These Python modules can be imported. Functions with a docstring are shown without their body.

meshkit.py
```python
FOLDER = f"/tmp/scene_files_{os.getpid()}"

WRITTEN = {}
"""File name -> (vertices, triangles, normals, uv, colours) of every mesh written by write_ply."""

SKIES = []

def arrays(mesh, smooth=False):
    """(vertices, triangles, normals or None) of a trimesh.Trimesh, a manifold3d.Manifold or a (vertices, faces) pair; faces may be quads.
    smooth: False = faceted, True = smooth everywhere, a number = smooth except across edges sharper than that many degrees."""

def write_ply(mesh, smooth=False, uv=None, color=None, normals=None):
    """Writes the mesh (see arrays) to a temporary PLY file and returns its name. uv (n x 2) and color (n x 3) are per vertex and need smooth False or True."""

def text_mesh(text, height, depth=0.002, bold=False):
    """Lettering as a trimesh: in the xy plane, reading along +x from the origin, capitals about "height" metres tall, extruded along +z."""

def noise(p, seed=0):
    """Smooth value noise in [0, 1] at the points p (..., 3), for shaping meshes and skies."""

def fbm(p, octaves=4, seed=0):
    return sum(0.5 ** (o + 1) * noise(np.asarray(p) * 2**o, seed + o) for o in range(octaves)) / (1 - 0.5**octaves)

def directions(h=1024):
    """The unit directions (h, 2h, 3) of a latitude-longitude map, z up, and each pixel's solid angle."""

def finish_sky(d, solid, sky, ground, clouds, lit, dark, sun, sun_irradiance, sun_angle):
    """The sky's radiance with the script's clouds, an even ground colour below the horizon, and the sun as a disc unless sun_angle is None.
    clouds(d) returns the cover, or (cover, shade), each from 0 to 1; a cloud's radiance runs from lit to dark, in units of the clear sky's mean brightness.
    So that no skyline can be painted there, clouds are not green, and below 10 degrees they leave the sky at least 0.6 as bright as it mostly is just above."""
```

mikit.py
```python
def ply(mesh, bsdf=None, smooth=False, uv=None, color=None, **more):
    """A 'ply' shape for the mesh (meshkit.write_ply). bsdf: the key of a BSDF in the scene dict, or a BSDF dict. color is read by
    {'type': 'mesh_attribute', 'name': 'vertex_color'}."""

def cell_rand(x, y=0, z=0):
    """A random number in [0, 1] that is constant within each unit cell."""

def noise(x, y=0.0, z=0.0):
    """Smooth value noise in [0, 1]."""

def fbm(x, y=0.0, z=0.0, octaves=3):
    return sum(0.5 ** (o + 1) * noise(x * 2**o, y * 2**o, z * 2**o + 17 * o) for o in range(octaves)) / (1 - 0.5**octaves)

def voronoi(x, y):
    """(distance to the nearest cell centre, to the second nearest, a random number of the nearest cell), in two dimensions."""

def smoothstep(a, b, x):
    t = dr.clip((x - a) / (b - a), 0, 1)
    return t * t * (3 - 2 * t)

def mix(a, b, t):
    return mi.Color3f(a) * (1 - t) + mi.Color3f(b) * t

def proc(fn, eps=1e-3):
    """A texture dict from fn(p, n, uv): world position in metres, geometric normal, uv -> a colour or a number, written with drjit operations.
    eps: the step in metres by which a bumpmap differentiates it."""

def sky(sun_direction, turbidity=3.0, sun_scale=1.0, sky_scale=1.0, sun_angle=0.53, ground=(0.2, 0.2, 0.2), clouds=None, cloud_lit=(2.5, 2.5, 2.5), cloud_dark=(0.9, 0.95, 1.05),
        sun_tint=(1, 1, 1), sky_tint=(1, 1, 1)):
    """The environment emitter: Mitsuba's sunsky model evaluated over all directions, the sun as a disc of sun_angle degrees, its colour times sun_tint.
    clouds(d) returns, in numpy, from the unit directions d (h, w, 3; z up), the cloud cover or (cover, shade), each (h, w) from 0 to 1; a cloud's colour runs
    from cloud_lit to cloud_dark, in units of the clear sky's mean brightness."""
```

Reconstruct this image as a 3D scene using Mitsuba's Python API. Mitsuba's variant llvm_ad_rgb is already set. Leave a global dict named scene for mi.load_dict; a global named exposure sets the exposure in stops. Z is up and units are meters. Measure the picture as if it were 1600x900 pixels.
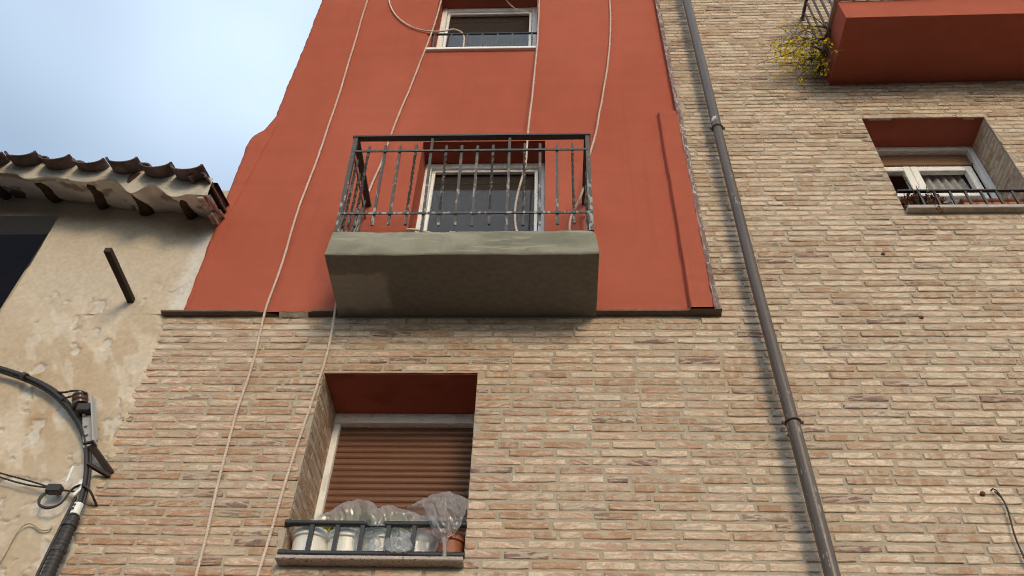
import math, random
import numpy as np, trimesh, manifold3d, drjit as dr, mitsuba as mi
import mikit, meshkit
from mikit import noise, fbm, cell_rand, smoothstep, mix, proc
from scipy.interpolate import CubicSpline

T = mi.ScalarTransform4f
rnd = random.Random(11)
rng = np.random.default_rng(11)
scene, labels = {'type': 'scene'}, {}

# ------------------------------------------------------------------ camera, sky, exposure
CAM = np.array([0.0, -3.8, 1.6])
FWD = np.array([-0.0432875, 0.6969227, 0.7158386])
UP = np.array([0.0023304, -0.7164378, 0.6976471])
scene['camera'] = {'type': 'perspective', 'fov': 61.31, 'fov_axis': 'x', 'near_clip': 0.05, 'far_clip': 400.0,
                   'to_world': T().look_at(origin=CAM.tolist(), target=(CAM + FWD).tolist(), up=UP.tolist())}

def haze_clouds(d):
    n = meshkit.fbm(d * [1.6, 1.6, 2.6] + [14.515, 11.264, 1.408], 4, 4)
    m = meshkit.fbm(d * [5.0, 5.0, 8.0] + [1.3, 2.2, 9.0], 4, 9)
    cover = np.clip(0.66 + 1.6 * (n - 0.47) + 0.03 * (m - 0.5), 0.12, 0.97)
    return cover, np.clip(0.35 + 0.25 * (m - 0.5), 0, 1)

SUN_AZ, SUN_EL = math.radians(18), math.radians(21)
scene['sky'] = mikit.sky((math.sin(SUN_AZ) * math.cos(SUN_EL), -math.cos(SUN_AZ) * math.cos(SUN_EL), math.sin(SUN_EL)),
                         turbidity=4.0, sun_scale=0.60, sky_scale=2.0, sun_angle=18, clouds=haze_clouds,
                         cloud_lit=(2.3, 2.72, 3.2), cloud_dark=(1.85, 2.35, 2.95), sun_tint=(0.93, 0.985, 1.10), ground=(0.05, 0.048, 0.045))
exposure = 1.5

# ------------------------------------------------------------------ helpers
def key(name):
    k, i = name, 0
    while k in scene:
        i += 1
        k = f'{name}_{i:03d}'
    return k

def add(name, mesh, mat, smooth=False, **kw):
    k = key(name)
    scene[k] = mikit.ply(mesh, mat, smooth, **kw)
    return k

def tag(k, label=None, cat=None, group=None, kind=None):
    e = labels.setdefault(k, {})
    for a, b in (('label', label), ('category', cat), ('group', group), ('kind', kind)):
        if b: e[a] = b

def cat_mesh(ms): return trimesh.util.concatenate(ms)

def box(x0, x1, y0, y1, z0, z1, c=0.0):
    if c <= 0:
        m = trimesh.creation.box((x1 - x0, y1 - y0, z1 - z0))
        m.apply_translation(((x0 + x1) / 2, (y0 + y1) / 2, (z0 + z1) / 2))
        return m
    p = []
    for sx in (0, 1):
        for sy in (0, 1):
            for sz in (0, 1):
                b = np.array([x1 if sx else x0, y1 if sy else y0, z1 if sz else z0])
                s = np.array([-1 if sx else 1, -1 if sy else 1, -1 if sz else 1]) * c
                for k in range(3):
                    q = b.copy()
                    for j in range(3):
                        if j != k: q[j] += s[j]
                    p.append(q)
    return trimesh.convex.convex_hull(np.array(p))

def spline(pts, step):
    p = np.asarray(pts, float)
    t = np.r_[0, np.cumsum(np.linalg.norm(np.diff(p, axis=0), axis=1))]
    n = max(3, int(t[-1] / step))
    return CubicSpline(t, p)(np.linspace(0, t[-1], n))

def frames(p):
    d = np.gradient(p, axis=0); d /= np.linalg.norm(d, axis=1, keepdims=True)
    u = np.zeros_like(p); a = np.array([0, 1.0, 0.2]) if abs(d[0][1]) < 0.8 else np.array([1.0, 0, 0])
    for i in range(len(p)):
        a = a - d[i] * (a @ d[i]); a = a / np.linalg.norm(a); u[i] = a
    return d, u, np.cross(d, u)

def tube(p, r, n=8, caps=True):
    p = np.asarray(p, float); m = len(p)
    r = np.broadcast_to(np.asarray(r, float), (m,))
    d, u, w = frames(p)
    a = np.arange(n) * 2 * np.pi / n
    v = p[:, None] + r[:, None, None] * (np.cos(a)[None, :, None] * u[:, None] + np.sin(a)[None, :, None] * w[:, None])
    v = v.reshape(-1, 3)
    i, j = np.meshgrid(np.arange(m - 1), np.arange(n), indexing='ij')
    k = (j + 1) % n
    a0, a1, b0, b1 = i * n + j, i * n + k, (i + 1) * n + j, (i + 1) * n + k
    f = np.vstack([np.stack([a0, a1, b1], -1).reshape(-1, 3), np.stack([a0, b1, b0], -1).reshape(-1, 3)])
    if caps:
        v = np.vstack([v, p[0], p[-1]]); c0, c1 = m * n, m * n + 1; q = np.arange(n)
        f = np.vstack([f, np.stack([(q + 1) % n, q, np.full(n, c0)], -1), np.stack([(m - 1) * n + q, (m - 1) * n + (q + 1) % n, np.full(n, c1)], -1)])
    return trimesh.Trimesh(v, f, process=False)

def bar(a, b, w, h=None, side=(1, 0, 0), twist=0.0, n=2):
    """square bar from a to b; twist in turns."""
    a, b = np.asarray(a, float), np.asarray(b, float); h = h or w
    d = b - a; L = np.linalg.norm(d); d /= L
    s = np.asarray(side, float)
    if abs(s @ d) > 0.95 * np.linalg.norm(s): s = np.array([0, 1.0, 0]) if abs(d[1]) < 0.9 else np.array([0, 0, 1.0])
    s = s - d * (s @ d); s /= np.linalg.norm(s); t = np.cross(d, s)
    if twist: n = max(n, int(abs(twist) * 8))
    v = []
    for i in range(n):
        f = i / (n - 1); an = 2 * np.pi * twist * f
        ss, tt = s * np.cos(an) + t * np.sin(an), -s * np.sin(an) + t * np.cos(an)
        for x, y in ((-1, -1), (1, -1), (1, 1), (-1, 1)):
            v.append(a + d * L * f + ss * x * w / 2 + tt * y * h / 2)
    F = [[0, 2, 1], [0, 3, 2]]
    for i in range(n - 1):
        for j in range(4):
            k = (j + 1) % 4
            F += [[i * 4 + j, i * 4 + k, i * 4 + 4 + k], [i * 4 + j, i * 4 + 4 + k, i * 4 + 4 + j]]
    e = (n - 1) * 4
    F += [[e, e + 1, e + 2], [e, e + 2, e + 3]]
    return trimesh.Trimesh(np.array(v), np.array(F), process=False)

def rope(pts, r=0.0074, lay=0.05):
    p = spline(pts, 0.009)
    p = p + (meshkit.noise(np.c_[p[:, 2] * 4, np.full(len(p), 3.0 * pts[0][0]), np.zeros(len(p))])[:, None] - 0.5) * [0.006, 0.003, 0]
    d, u, w = frames(p)
    s = np.r_[0, np.cumsum(np.linalg.norm(np.diff(p, axis=0), axis=1))]
    ms = []
    for k in range(3):
        an = 2 * np.pi * (s / lay + k / 3)
        ms.append(tube(p + r * 0.55 * (np.cos(an)[:, None] * u + np.sin(an)[:, None] * w), r * 0.62, 5))
    return cat_mesh(ms)

def grid(nu, nv):
    i, j = np.meshgrid(np.arange(nu - 1), np.arange(nv - 1), indexing='ij')
    a = i * nv + j
    return np.vstack([np.stack([a, a + nv, a + nv + 1], -1).reshape(-1, 3), np.stack([a, a + nv + 1, a + 1], -1).reshape(-1, 3)])

def sheet(x0, x1, z0, z1, step, yfun):
    """facade sheet facing -y, displaced by yfun(x, z)."""
    nu, nv = max(2, int((x1 - x0) / step) + 1), max(2, int((z1 - z0) / step) + 1)
    X, Z = np.meshgrid(np.linspace(x0, x1, nu), np.linspace(z0, z1, nv), indexing='ij')
    return trimesh.Trimesh(np.stack([X, yfun(X, Z), Z], -1).reshape(-1, 3), grid(nu, nv), process=False)

def quad(a, b, c, d): return trimesh.Trimesh(np.array([a, b, c, d], float), [[0, 1, 2], [0, 2, 3]], process=False)

def P3(x, z, s=1.0, o=0.0): return np.stack([x * s, z * s, np.full_like(x, o)], -1)

def room(x0, x1, z0, z1, y0, y1):
    """inside of a box, open towards the street."""
    return cat_mesh([quad((x0, y1, z0), (x1, y1, z0), (x1, y1, z1), (x0, y1, z1)), quad((x0, y0, z0), (x0, y1, z0), (x0, y1, z1), (x0, y0, z1)),
                     quad((x1, y0, z0), (x1, y0, z1), (x1, y1, z1), (x1, y1, z0)), quad((x0, y0, z1), (x0, y1, z1), (x1, y1, z1), (x1, y0, z1)),
                     quad((x0, y0, z0), (x1, y0, z0), (x1, y1, z0), (x0, y1, z0))])

# ------------------------------------------------------------------ materials
def two(b): return {'type': 'twosided', 'bsdf': b}
def rgb(*c): return {'type': 'rgb', 'value': list(c)}
def diffuse(c): return two({'type': 'diffuse', 'reflectance': c})
def bumped(b, fn, scale=1.0, eps=1e-3): return two({'type': 'bumpmap', 'scale': scale, 'nested': proc(fn, eps), 'nested_bsdf': b} if False else {'type': 'bumpmap', 'arbitrary': proc(fn, eps), 'scale': scale, 'bsdf': b})

CREAM, TAN, ORANGE, ROSE = (0.60, 0.475, 0.355), (0.48, 0.345, 0.245), (0.45, 0.255, 0.155), (0.42, 0.265, 0.20)
GREYB, PURPLE, MORTAR = (0.29, 0.22, 0.17), (0.24, 0.155, 0.13), (0.47, 0.40, 0.30)

def brick_col(p, n, uv):
    iu, iv = dr.floor(uv.x), dr.floor(uv.y)
    fu, fv = uv.x - iu, uv.y - iv
    r1, r2, r3, r4, r5 = (cell_rand(iu, iv, k) for k in range(1, 6))
    red = dr.clip(0.58 - 0.26 * (p.x + 0.2) - 0.14 * (p.z - 4.0), 0.0, 0.9)
    c = mix(CREAM, TAN, smoothstep(0.05, 0.95, r1 * 0.8 + red * 0.75 - 0.05))
    c = mix(c, ORANGE, smoothstep(1.05, 1.25, r1 + red * 0.75) * (0.45 + 0.5 * r5))
    c = mix(c, ROSE, smoothstep(1.02, 1.2, r4 + red * 0.75) * 0.8)
    c = dr.select(r3 < 0.05, mi.Color3f(GREYB), c)
    c = dr.select((r3 > 0.95), mi.Color3f(PURPLE), c)
    # two-tone drag streaks along the brick, tilted
    nn = fbm(fu * 9 + iu * 3.1, fv * 34 + iv * 5.7, 0.0)
    line = (fv - 0.13) * 9 - (r4 - 0.5) * 3.2 * (fu - 0.45) * 2 + (nn - 0.5) * 1.6
    st = smoothstep(-0.25, 0.25, line) * dr.select(r2 > 0.42, mi.Float(1), mi.Float(0))
    c = mix(c, mi.Color3f(0.62, 0.51, 0.39), st * (0.30 + 0.6 * r5))
    line2 = smoothstep(0.56, 0.70, noise(fu * 5 + iu * 7, fv * 38 + (fu * (r4 - 0.5)) * 26, iv))
    c = mix(c, mi.Color3f(0.64, 0.52, 0.40), line2 * 0.6)
    line3 = smoothstep(0.57, 0.68, noise(fu * 7 + iu * 3, fv * 30 - (fu * (r5 - 0.5)) * 34, iv * 5))
    c = mix(c, mix((0.40, 0.235, 0.15), (0.46, 0.28, 0.19), r4), line3 * 0.55)
    # kiss marks: paler squares with darker bands between
    bands = smoothstep(0.46, 0.56, noise(fu * (9 + 7 * r5) + iu * 17.3, iv * 3.7 + 0.5, 2.5))
    c = mix(c, mi.Color3f(0.41, 0.24, 0.14), bands * dr.select((r2 < 0.30), mi.Float(0.62), mi.Float(0)))
    # grain, smears of mortar, pale bloom under the painted part
    c = c * (0.74 + 0.52 * fbm(p.x * 150, p.z * 190, p.y * 150)) * (0.85 + 0.25 * r2)
    sm = smoothstep(0.53, 0.68, fbm(p.x * 26 + 5, p.z * 60, p.y * 20))
    c = mix(c, MORTAR, sm * 0.65)
    bloom = smoothstep(4.75, 5.15, p.z) * smoothstep(-0.9, -1.5, p.x) * smoothstep(0.42, 0.66, fbm(p.x * 7, p.z * 22, 3.0))
    c = mix(c, mi.Color3f(0.60, 0.53, 0.44), bloom * 0.6)
    return mix(c, mi.Color3f(mi.luminance(c)), 0.02)

def brick_bump(p, n, uv): return 0.0035 * fbm(p.x * 70, p.z * 95, p.y * 70) + 0.0012 * noise(p.x * 330, p.z * 330, p.y * 330)

def mortar_col(p, n, uv):
    g = fbm(p.x * 120, p.z * 140, p.y * 120)
    b = fbm(p.x * 3, p.z * 5, 1.0)
    c = mix((0.34, 0.288, 0.218), (0.45, 0.385, 0.30), g)
    c = mix(c, mi.Color3f(0.42, 0.31, 0.21), smoothstep(0.5, 0.75, b) * 0.5)
    return c
def mortar_bump(p, n, uv): return 0.004 * fbm(p.x * 90, p.z * 120, p.y * 90)

def red_col(p, n, uv):
    a = fbm(p.x * 1.5, p.z * 0.8, p.y * 2)
    b = fbm(p.x * 9 + 4, p.z * 5, p.y * 9)
    c = mix((0.378, 0.102, 0.065), (0.405, 0.114, 0.075), smoothstep(0.3, 0.7, a))
    day = fbm(p.x * 0.9, p.z * 16, 8.0)
    fine = fbm(p.x * 70, p.z * 70, p.y * 70)
    c = c * (0.86 + 0.12 * b + 0.07 * day + 0.10 * fine)
    drip = smoothstep(0.62, 0.72, fbm(p.x * 34, p.z * 0.9, 2.0)) * smoothstep(0.55, 0.75, noise(p.x * 3, p.z * 1.3, 4.0))
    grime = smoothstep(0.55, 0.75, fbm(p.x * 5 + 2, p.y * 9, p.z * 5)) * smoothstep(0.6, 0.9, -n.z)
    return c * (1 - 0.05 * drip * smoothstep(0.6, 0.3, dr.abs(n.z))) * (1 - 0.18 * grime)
def red_bump(p, n, uv): return 0.0020 * fbm(p.x * 60, p.z * 60, p.y * 60) + 0.006 * fbm(p.x * 5, p.z * 9, p.y * 6)

def concrete_col(p, n, uv):
    a = fbm(p.x * 4, p.z * 9 + p.y * 5, 2.0)
    b = fbm(p.x * 40, p.z * 60, p.y * 40)
    c = mix((0.190, 0.188, 0.145), (0.285, 0.280, 0.222), smoothstep(0.25, 0.75, a)) * (0.85 + 0.3 * b)
    drag = smoothstep(0.62, 0.75, fbm(p.x * 6 + 3, p.z * 60, p.y * 8))
    c = mix(c, mi.Color3f(0.40, 0.38, 0.30), drag * 0.5)
    # damp, still dark cement and one paler dried patch on the underside
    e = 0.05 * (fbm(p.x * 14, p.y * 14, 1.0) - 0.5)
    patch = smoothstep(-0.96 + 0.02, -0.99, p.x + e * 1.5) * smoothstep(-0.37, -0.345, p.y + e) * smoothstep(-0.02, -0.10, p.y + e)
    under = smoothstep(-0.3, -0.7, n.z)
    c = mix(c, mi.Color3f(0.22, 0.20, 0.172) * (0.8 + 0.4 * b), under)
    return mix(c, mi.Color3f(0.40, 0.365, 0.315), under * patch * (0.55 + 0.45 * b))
def concrete_bump(p, n, uv): return 0.003 * fbm(p.x * 45, p.z * 70, p.y * 45) + 0.009 * fbm(p.x * 7, p.z * 16, p.y * 7)

def iron_col(p, n, uv):
    chip = smoothstep(0.56, 0.64, fbm(p.x * 60, p.z * 26, p.y * 60)) * smoothstep(6.35, 5.65, p.z) * 0.8
    rust = smoothstep(0.6, 0.7, fbm(p.x * 30 + 9, p.z * 14, p.y * 30))
    c = mix((0.070, 0.065, 0.061), (0.095, 0.068, 0.052), rust * 0.6)
    return mix(c, mi.Color3f(0.36, 0.34, 0.31), chip)
def pipe_col(p, n, uv):
    a = fbm(p.x * 30, p.z * 3, p.y * 30)
    c = mix((0.062, 0.044, 0.033), (0.110, 0.082, 0.064), a)
    chip = smoothstep(0.70, 0.74, fbm(p.x * 90, p.z * 20, p.y * 90)) * smoothstep(0.5, 0.6, noise(p.z * 1.6 + 3))
    splash = smoothstep(0.022, 0.014, dr.sqrt(dr.square(p.x - 1.235) + dr.square((p.z - 7.17) * 0.8)) + 0.02 * (noise(p.x * 120, p.z * 120) - 0.5))
    return mix(mix(c, mi.Color3f(0.26, 0.24, 0.22), chip * 0.8), mi.Color3f(0.5, 0.49, 0.47), splash)
def pvc_col(p, n, uv):
    d = fbm(p.x * 25, p.z * 9, p.y * 25)
    return mix((0.80, 0.80, 0.78), (0.58, 0.57, 0.54), smoothstep(0.55, 0.8, d) * 0.7)
def shutter_col(p, n, uv):
    g = fbm(p.x * 4, p.z * 90, 1.0)
    return mix((0.135, 0.060, 0.033), (0.185, 0.086, 0.050), g)
def granite_col(p, n, uv):
    a = noise(p.x * 170, p.z * 170, p.y * 170)
    b = noise(p.x * 110 + 40, p.z * 110, p.y * 110)
    c = mix((0.30, 0.245, 0.205), (0.46, 0.385, 0.33), a)
    return mix(c, mi.Color3f(0.12, 0.10, 0.09), smoothstep(0.66, 0.74, b))
def stone_col(p, n, uv):
    a = fbm(p.x * 30, p.z * 60, p.y * 30)
    return mix((0.34, 0.29, 0.26), (0.52, 0.47, 0.42), a)
def greyplaster_col(p, n, uv):
    s = fbm(p.y * 26 + p.z * 6, p.z * 3 - p.y * 9, 2.0)
    return mix((0.20, 0.175, 0.16), (0.36, 0.33, 0.305), smoothstep(0.3, 0.7, s))
def clay_col(p, n, uv):
    a = fbm(p.x * 14, p.y * 14, p.z * 14)
    return mix((0.098, 0.072, 0.070), (0.185, 0.138, 0.122), smoothstep(0.3, 0.8, a))
def wood_col(p, n, uv):
    a = fbm(p.x * 60, p.z * 60, p.y * 5)
    return mix((0.035, 0.024, 0.021), (0.11, 0.070, 0.055), a)
def rope_col(p, n, uv):
    a = noise(p.x * 40, p.z * 14, p.y * 40)
    return mix((0.58, 0.45, 0.36), (0.74, 0.61, 0.51), a)
def strip_col(p, n, uv):
    a = fbm(p.x * 30, p.z * 30, p.y * 60)
    return mix((0.125, 0.085, 0.07), (0.22, 0.165, 0.145), a)
def tape_col(p, n, uv):
    a = fbm(p.x * 60, p.z * 26, p.y * 60)
    w = smoothstep(0.55, 0.66, fbm(p.x * 70 + 8, p.z * 40, 3.0))
    return mix(mix((0.16, 0.11, 0.115), (0.30, 0.23, 0.225), a), mi.Color3f(0.55, 0.50, 0.48), w * 0.8)
def paving_col(p, n, uv):
    a = fbm(p.x * 2, p.y * 2, 0.0)
    return mix((0.04, 0.037, 0.034), (0.065, 0.06, 0.055), a)

M = {
 'mat_brick': bumped({'type': 'diffuse', 'reflectance': proc(brick_col)}, brick_bump),
 'mat_mortar': bumped({'type': 'diffuse', 'reflectance': proc(mortar_col)}, mortar_bump),
 'mat_red': bumped({'type': 'diffuse', 'reflectance': proc(red_col)}, red_bump),
 'mat_concrete': bumped({'type': 'diffuse', 'reflectance': proc(concrete_col)}, concrete_bump),
 'mat_iron': two({'type': 'principled', 'base_color': proc(iron_col), 'roughness': 0.55, 'specular': 0.4}),
 'mat_black_iron': two({'type': 'principled', 'base_color': rgb(0.022, 0.022, 0.023), 'roughness': 0.42, 'specular': 0.5}),
 'mat_pipe': two({'type': 'principled', 'base_color': proc(pipe_col), 'roughness': 0.38, 'specular': 0.5}),
 'mat_pvc': two({'type': 'principled', 'base_color': proc(pvc_col), 'roughness': 0.35, 'specular': 0.4}),
 'mat_shutter': two({'type': 'principled', 'base_color': proc(shutter_col), 'roughness': 0.38, 'specular': 0.45}),
 'mat_granite': two({'type': 'principled', 'base_color': proc(granite_col), 'roughness': 0.35}),
 'mat_stone': diffuse(proc(stone_col)),
 'mat_greyplaster': diffuse(proc(greyplaster_col)),
 'mat_clay': diffuse(proc(clay_col)),
 'mat_wood': diffuse(proc(wood_col)),
 'mat_rope': diffuse(proc(rope_col)),
 'mat_strip': diffuse(proc(strip_col)),
 'mat_tape': diffuse(proc(tape_col)),
 'mat_vertex': diffuse({'type': 'mesh_attribute', 'name': 'vertex_color'}),
 'mat_stucco': two({'type': 'bumpmap', 'arbitrary': proc(lambda p, n, uv: 0.0035 * fbm(p.x * 50, p.z * 50, p.y * 50)), 'scale': 1.0, 'bsdf': {'type': 'diffuse', 'reflectance': {'type': 'mesh_attribute', 'name': 'vertex_color'}}}),
 'mat_paving': diffuse(proc(paving_col)),
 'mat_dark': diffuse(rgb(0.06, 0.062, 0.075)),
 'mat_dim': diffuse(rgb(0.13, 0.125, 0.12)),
 'mat_glass': {'type': 'thindielectric', 'int_ior': 1.32},
 'mat_cable': two({'type': 'principled', 'base_color': rgb(0.030, 0.026, 0.024), 'roughness': 0.5, 'specular': 0.4}),
 'mat_creamwire': diffuse(rgb(0.52, 0.44, 0.33)),
 'mat_paleplastic': two({'type': 'principled', 'base_color': rgb(0.74, 0.73, 0.69), 'roughness': 0.4}),
 'mat_white': two({'type': 'principled', 'base_color': rgb(0.74, 0.74, 0.70), 'roughness': 0.45}),
 'mat_galv': two({'type': 'principled', 'base_color': rgb(0.34, 0.34, 0.33), 'roughness': 0.6}),
 'mat_ceramic': two({'type': 'principled', 'base_color': rgb(0.075, 0.040, 0.030), 'roughness': 0.25}),
 'mat_terracotta': two({'type': 'principled', 'base_color': rgb(0.30, 0.105, 0.055), 'roughness': 0.55}),
 'mat_film': {'type': 'principledthin', 'base_color': rgb(0.95, 0.95, 0.94), 'roughness': 0.08, 'spec_trans': 0.82, 'diff_trans': 0.6, 'eta': 1.5},
 'mat_leaf': {'type': 'principledthin', 'base_color': rgb(0.38, 0.36, 0.10), 'roughness': 0.6, 'spec_trans': 0.0, 'diff_trans': 0.7, 'eta': 1.4},
 'mat_flower': {'type': 'principledthin', 'base_color': rgb(0.86, 0.68, 0.04), 'roughness': 0.6, 'spec_trans': 0.0, 'diff_trans': 0.6, 'eta': 1.4},
 'mat_redleaf': {'type': 'principledthin', 'base_color': rgb(0.15, 0.060, 0.045), 'roughness': 0.6, 'spec_trans': 0.0, 'diff_trans': 0.5, 'eta': 1.4},
 'mat_paleleaf': {'type': 'principledthin', 'base_color': rgb(0.42, 0.30, 0.20), 'roughness': 0.6, 'spec_trans': 0.0, 'diff_trans': 0.5, 'eta': 1.4},
 'mat_twig': diffuse(rgb(0.11, 0.085, 0.055)),
 'mat_curtain': {'type': 'principledthin', 'base_color': rgb(0.60, 0.60, 0.59), 'roughness': 0.7, 'spec_trans': 0.0, 'diff_trans': 0.8, 'eta': 1.3},
 'mat_rustbar': diffuse(rgb(0.060, 0.047, 0.040)),
 'mat_rustplug': diffuse(rgb(0.13, 0.055, 0.040)),
 'mat_blind': diffuse(rgb(0.045, 0.040, 0.035)),
 'mat_endbrick': diffuse(proc(lambda p, n, uv: mix((0.30, 0.21, 0.17), (0.48, 0.42, 0.36), smoothstep(0.35, 0.65, fbm(p.x * 40, p.y * 40, p.z * 40))))),
 'mat_gloom': diffuse(rgb(0.22, 0.23, 0.28)),
 'mat_oak': diffuse(rgb(0.22, 0.13, 0.085)),
}
scene.update(M)

# ------------------------------------------------------------------ setting: the street
k = add('street', quad((-60, -60, 0), (60, -60, 0), (60, 12, 0), (-60, 12, 0)), 'mat_paving')
tag(k, 'worn grey street paving below the facades', kind='structure')

# ------------------------------------------------------------------ the brick building
B = 'brick_building'
tag(B, 'tall pale brick building with a terracotta red painted upper strip, balconies and windows', 'building')
LW = (-1.302, -0.412, 3.615, 4.802)      # shuttered window opening: x0 x1 z0 z1
UW = (2.412, 3.335, 6.235, 7.372)        # casement window
BD = (-0.955, -0.030, 5.44, 7.056)       # balcony door (in the red render)
TW = (-1.047, -0.110, 8.445, 9.64)       # upper window (in the red render)
RZ, RX1, YR = 5.257, 0.986, -0.04        # the red render: bottom, right edge, front face
ZTOP = 10.7
def left_edge(z): return -2.37 + 0.008 * np.sin(np.asarray(z) * 5.0)

def mortar_y(X, Z):
    return -0.0022 + 0.010 * (meshkit.fbm(P3(X, Z, 17, 0.3), 4, 2) - 0.5) + 0.0035 * (meshkit.fbm(P3(X, Z, 1.6, 5.3), 2, 8) - 0.5)

parts, st = [], 0.0115
def patch(x0, x1, z0, z1, s=st): parts.append(sheet(x0, x1, z0, z1, s, mortar_y))
patch(-2.45, LW[0], 2.8, LW[3]); patch(LW[1], 1.0, 2.8, LW[3]); patch(LW[0], LW[1], 2.8, LW[2])
patch(-2.45, 1.0, LW[3], RZ + 0.08)
patch(0.99, UW[0], 2.8, ZTOP); patch(UW[0], UW[1], 2.8, UW[2]); patch(UW[0], UW[1], UW[3], ZTOP); patch(UW[1], 5.0, 2.8, ZTOP); patch(5.0, 6.5, 2.8, ZTOP, 0.03)
parts.append(sheet(-2.6, 6.5, 0.0, 2.8, 0.2, lambda x, z: 0 * x))
# returns of the wall into the two openings
for (x0, x1, z0, z1), dep in ((LW, 0.44), (UW, 0.30)):
    parts.append(quad((x0, 0, z0), (x0, dep, z0), (x0, dep, z1), (x0, 0, z1)))
    parts.append(quad((x1, 0, z0), (x1, 0, z1), (x1, dep, z1), (x1, dep, z0)))
    parts.append(quad((x0, 0, z0), (x1, 0, z0), (x1, dep, z0), (x0, dep, z0)))
add(B + '__mortar_wall', cat_mesh(parts), 'mat_mortar', smooth=40)

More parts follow.
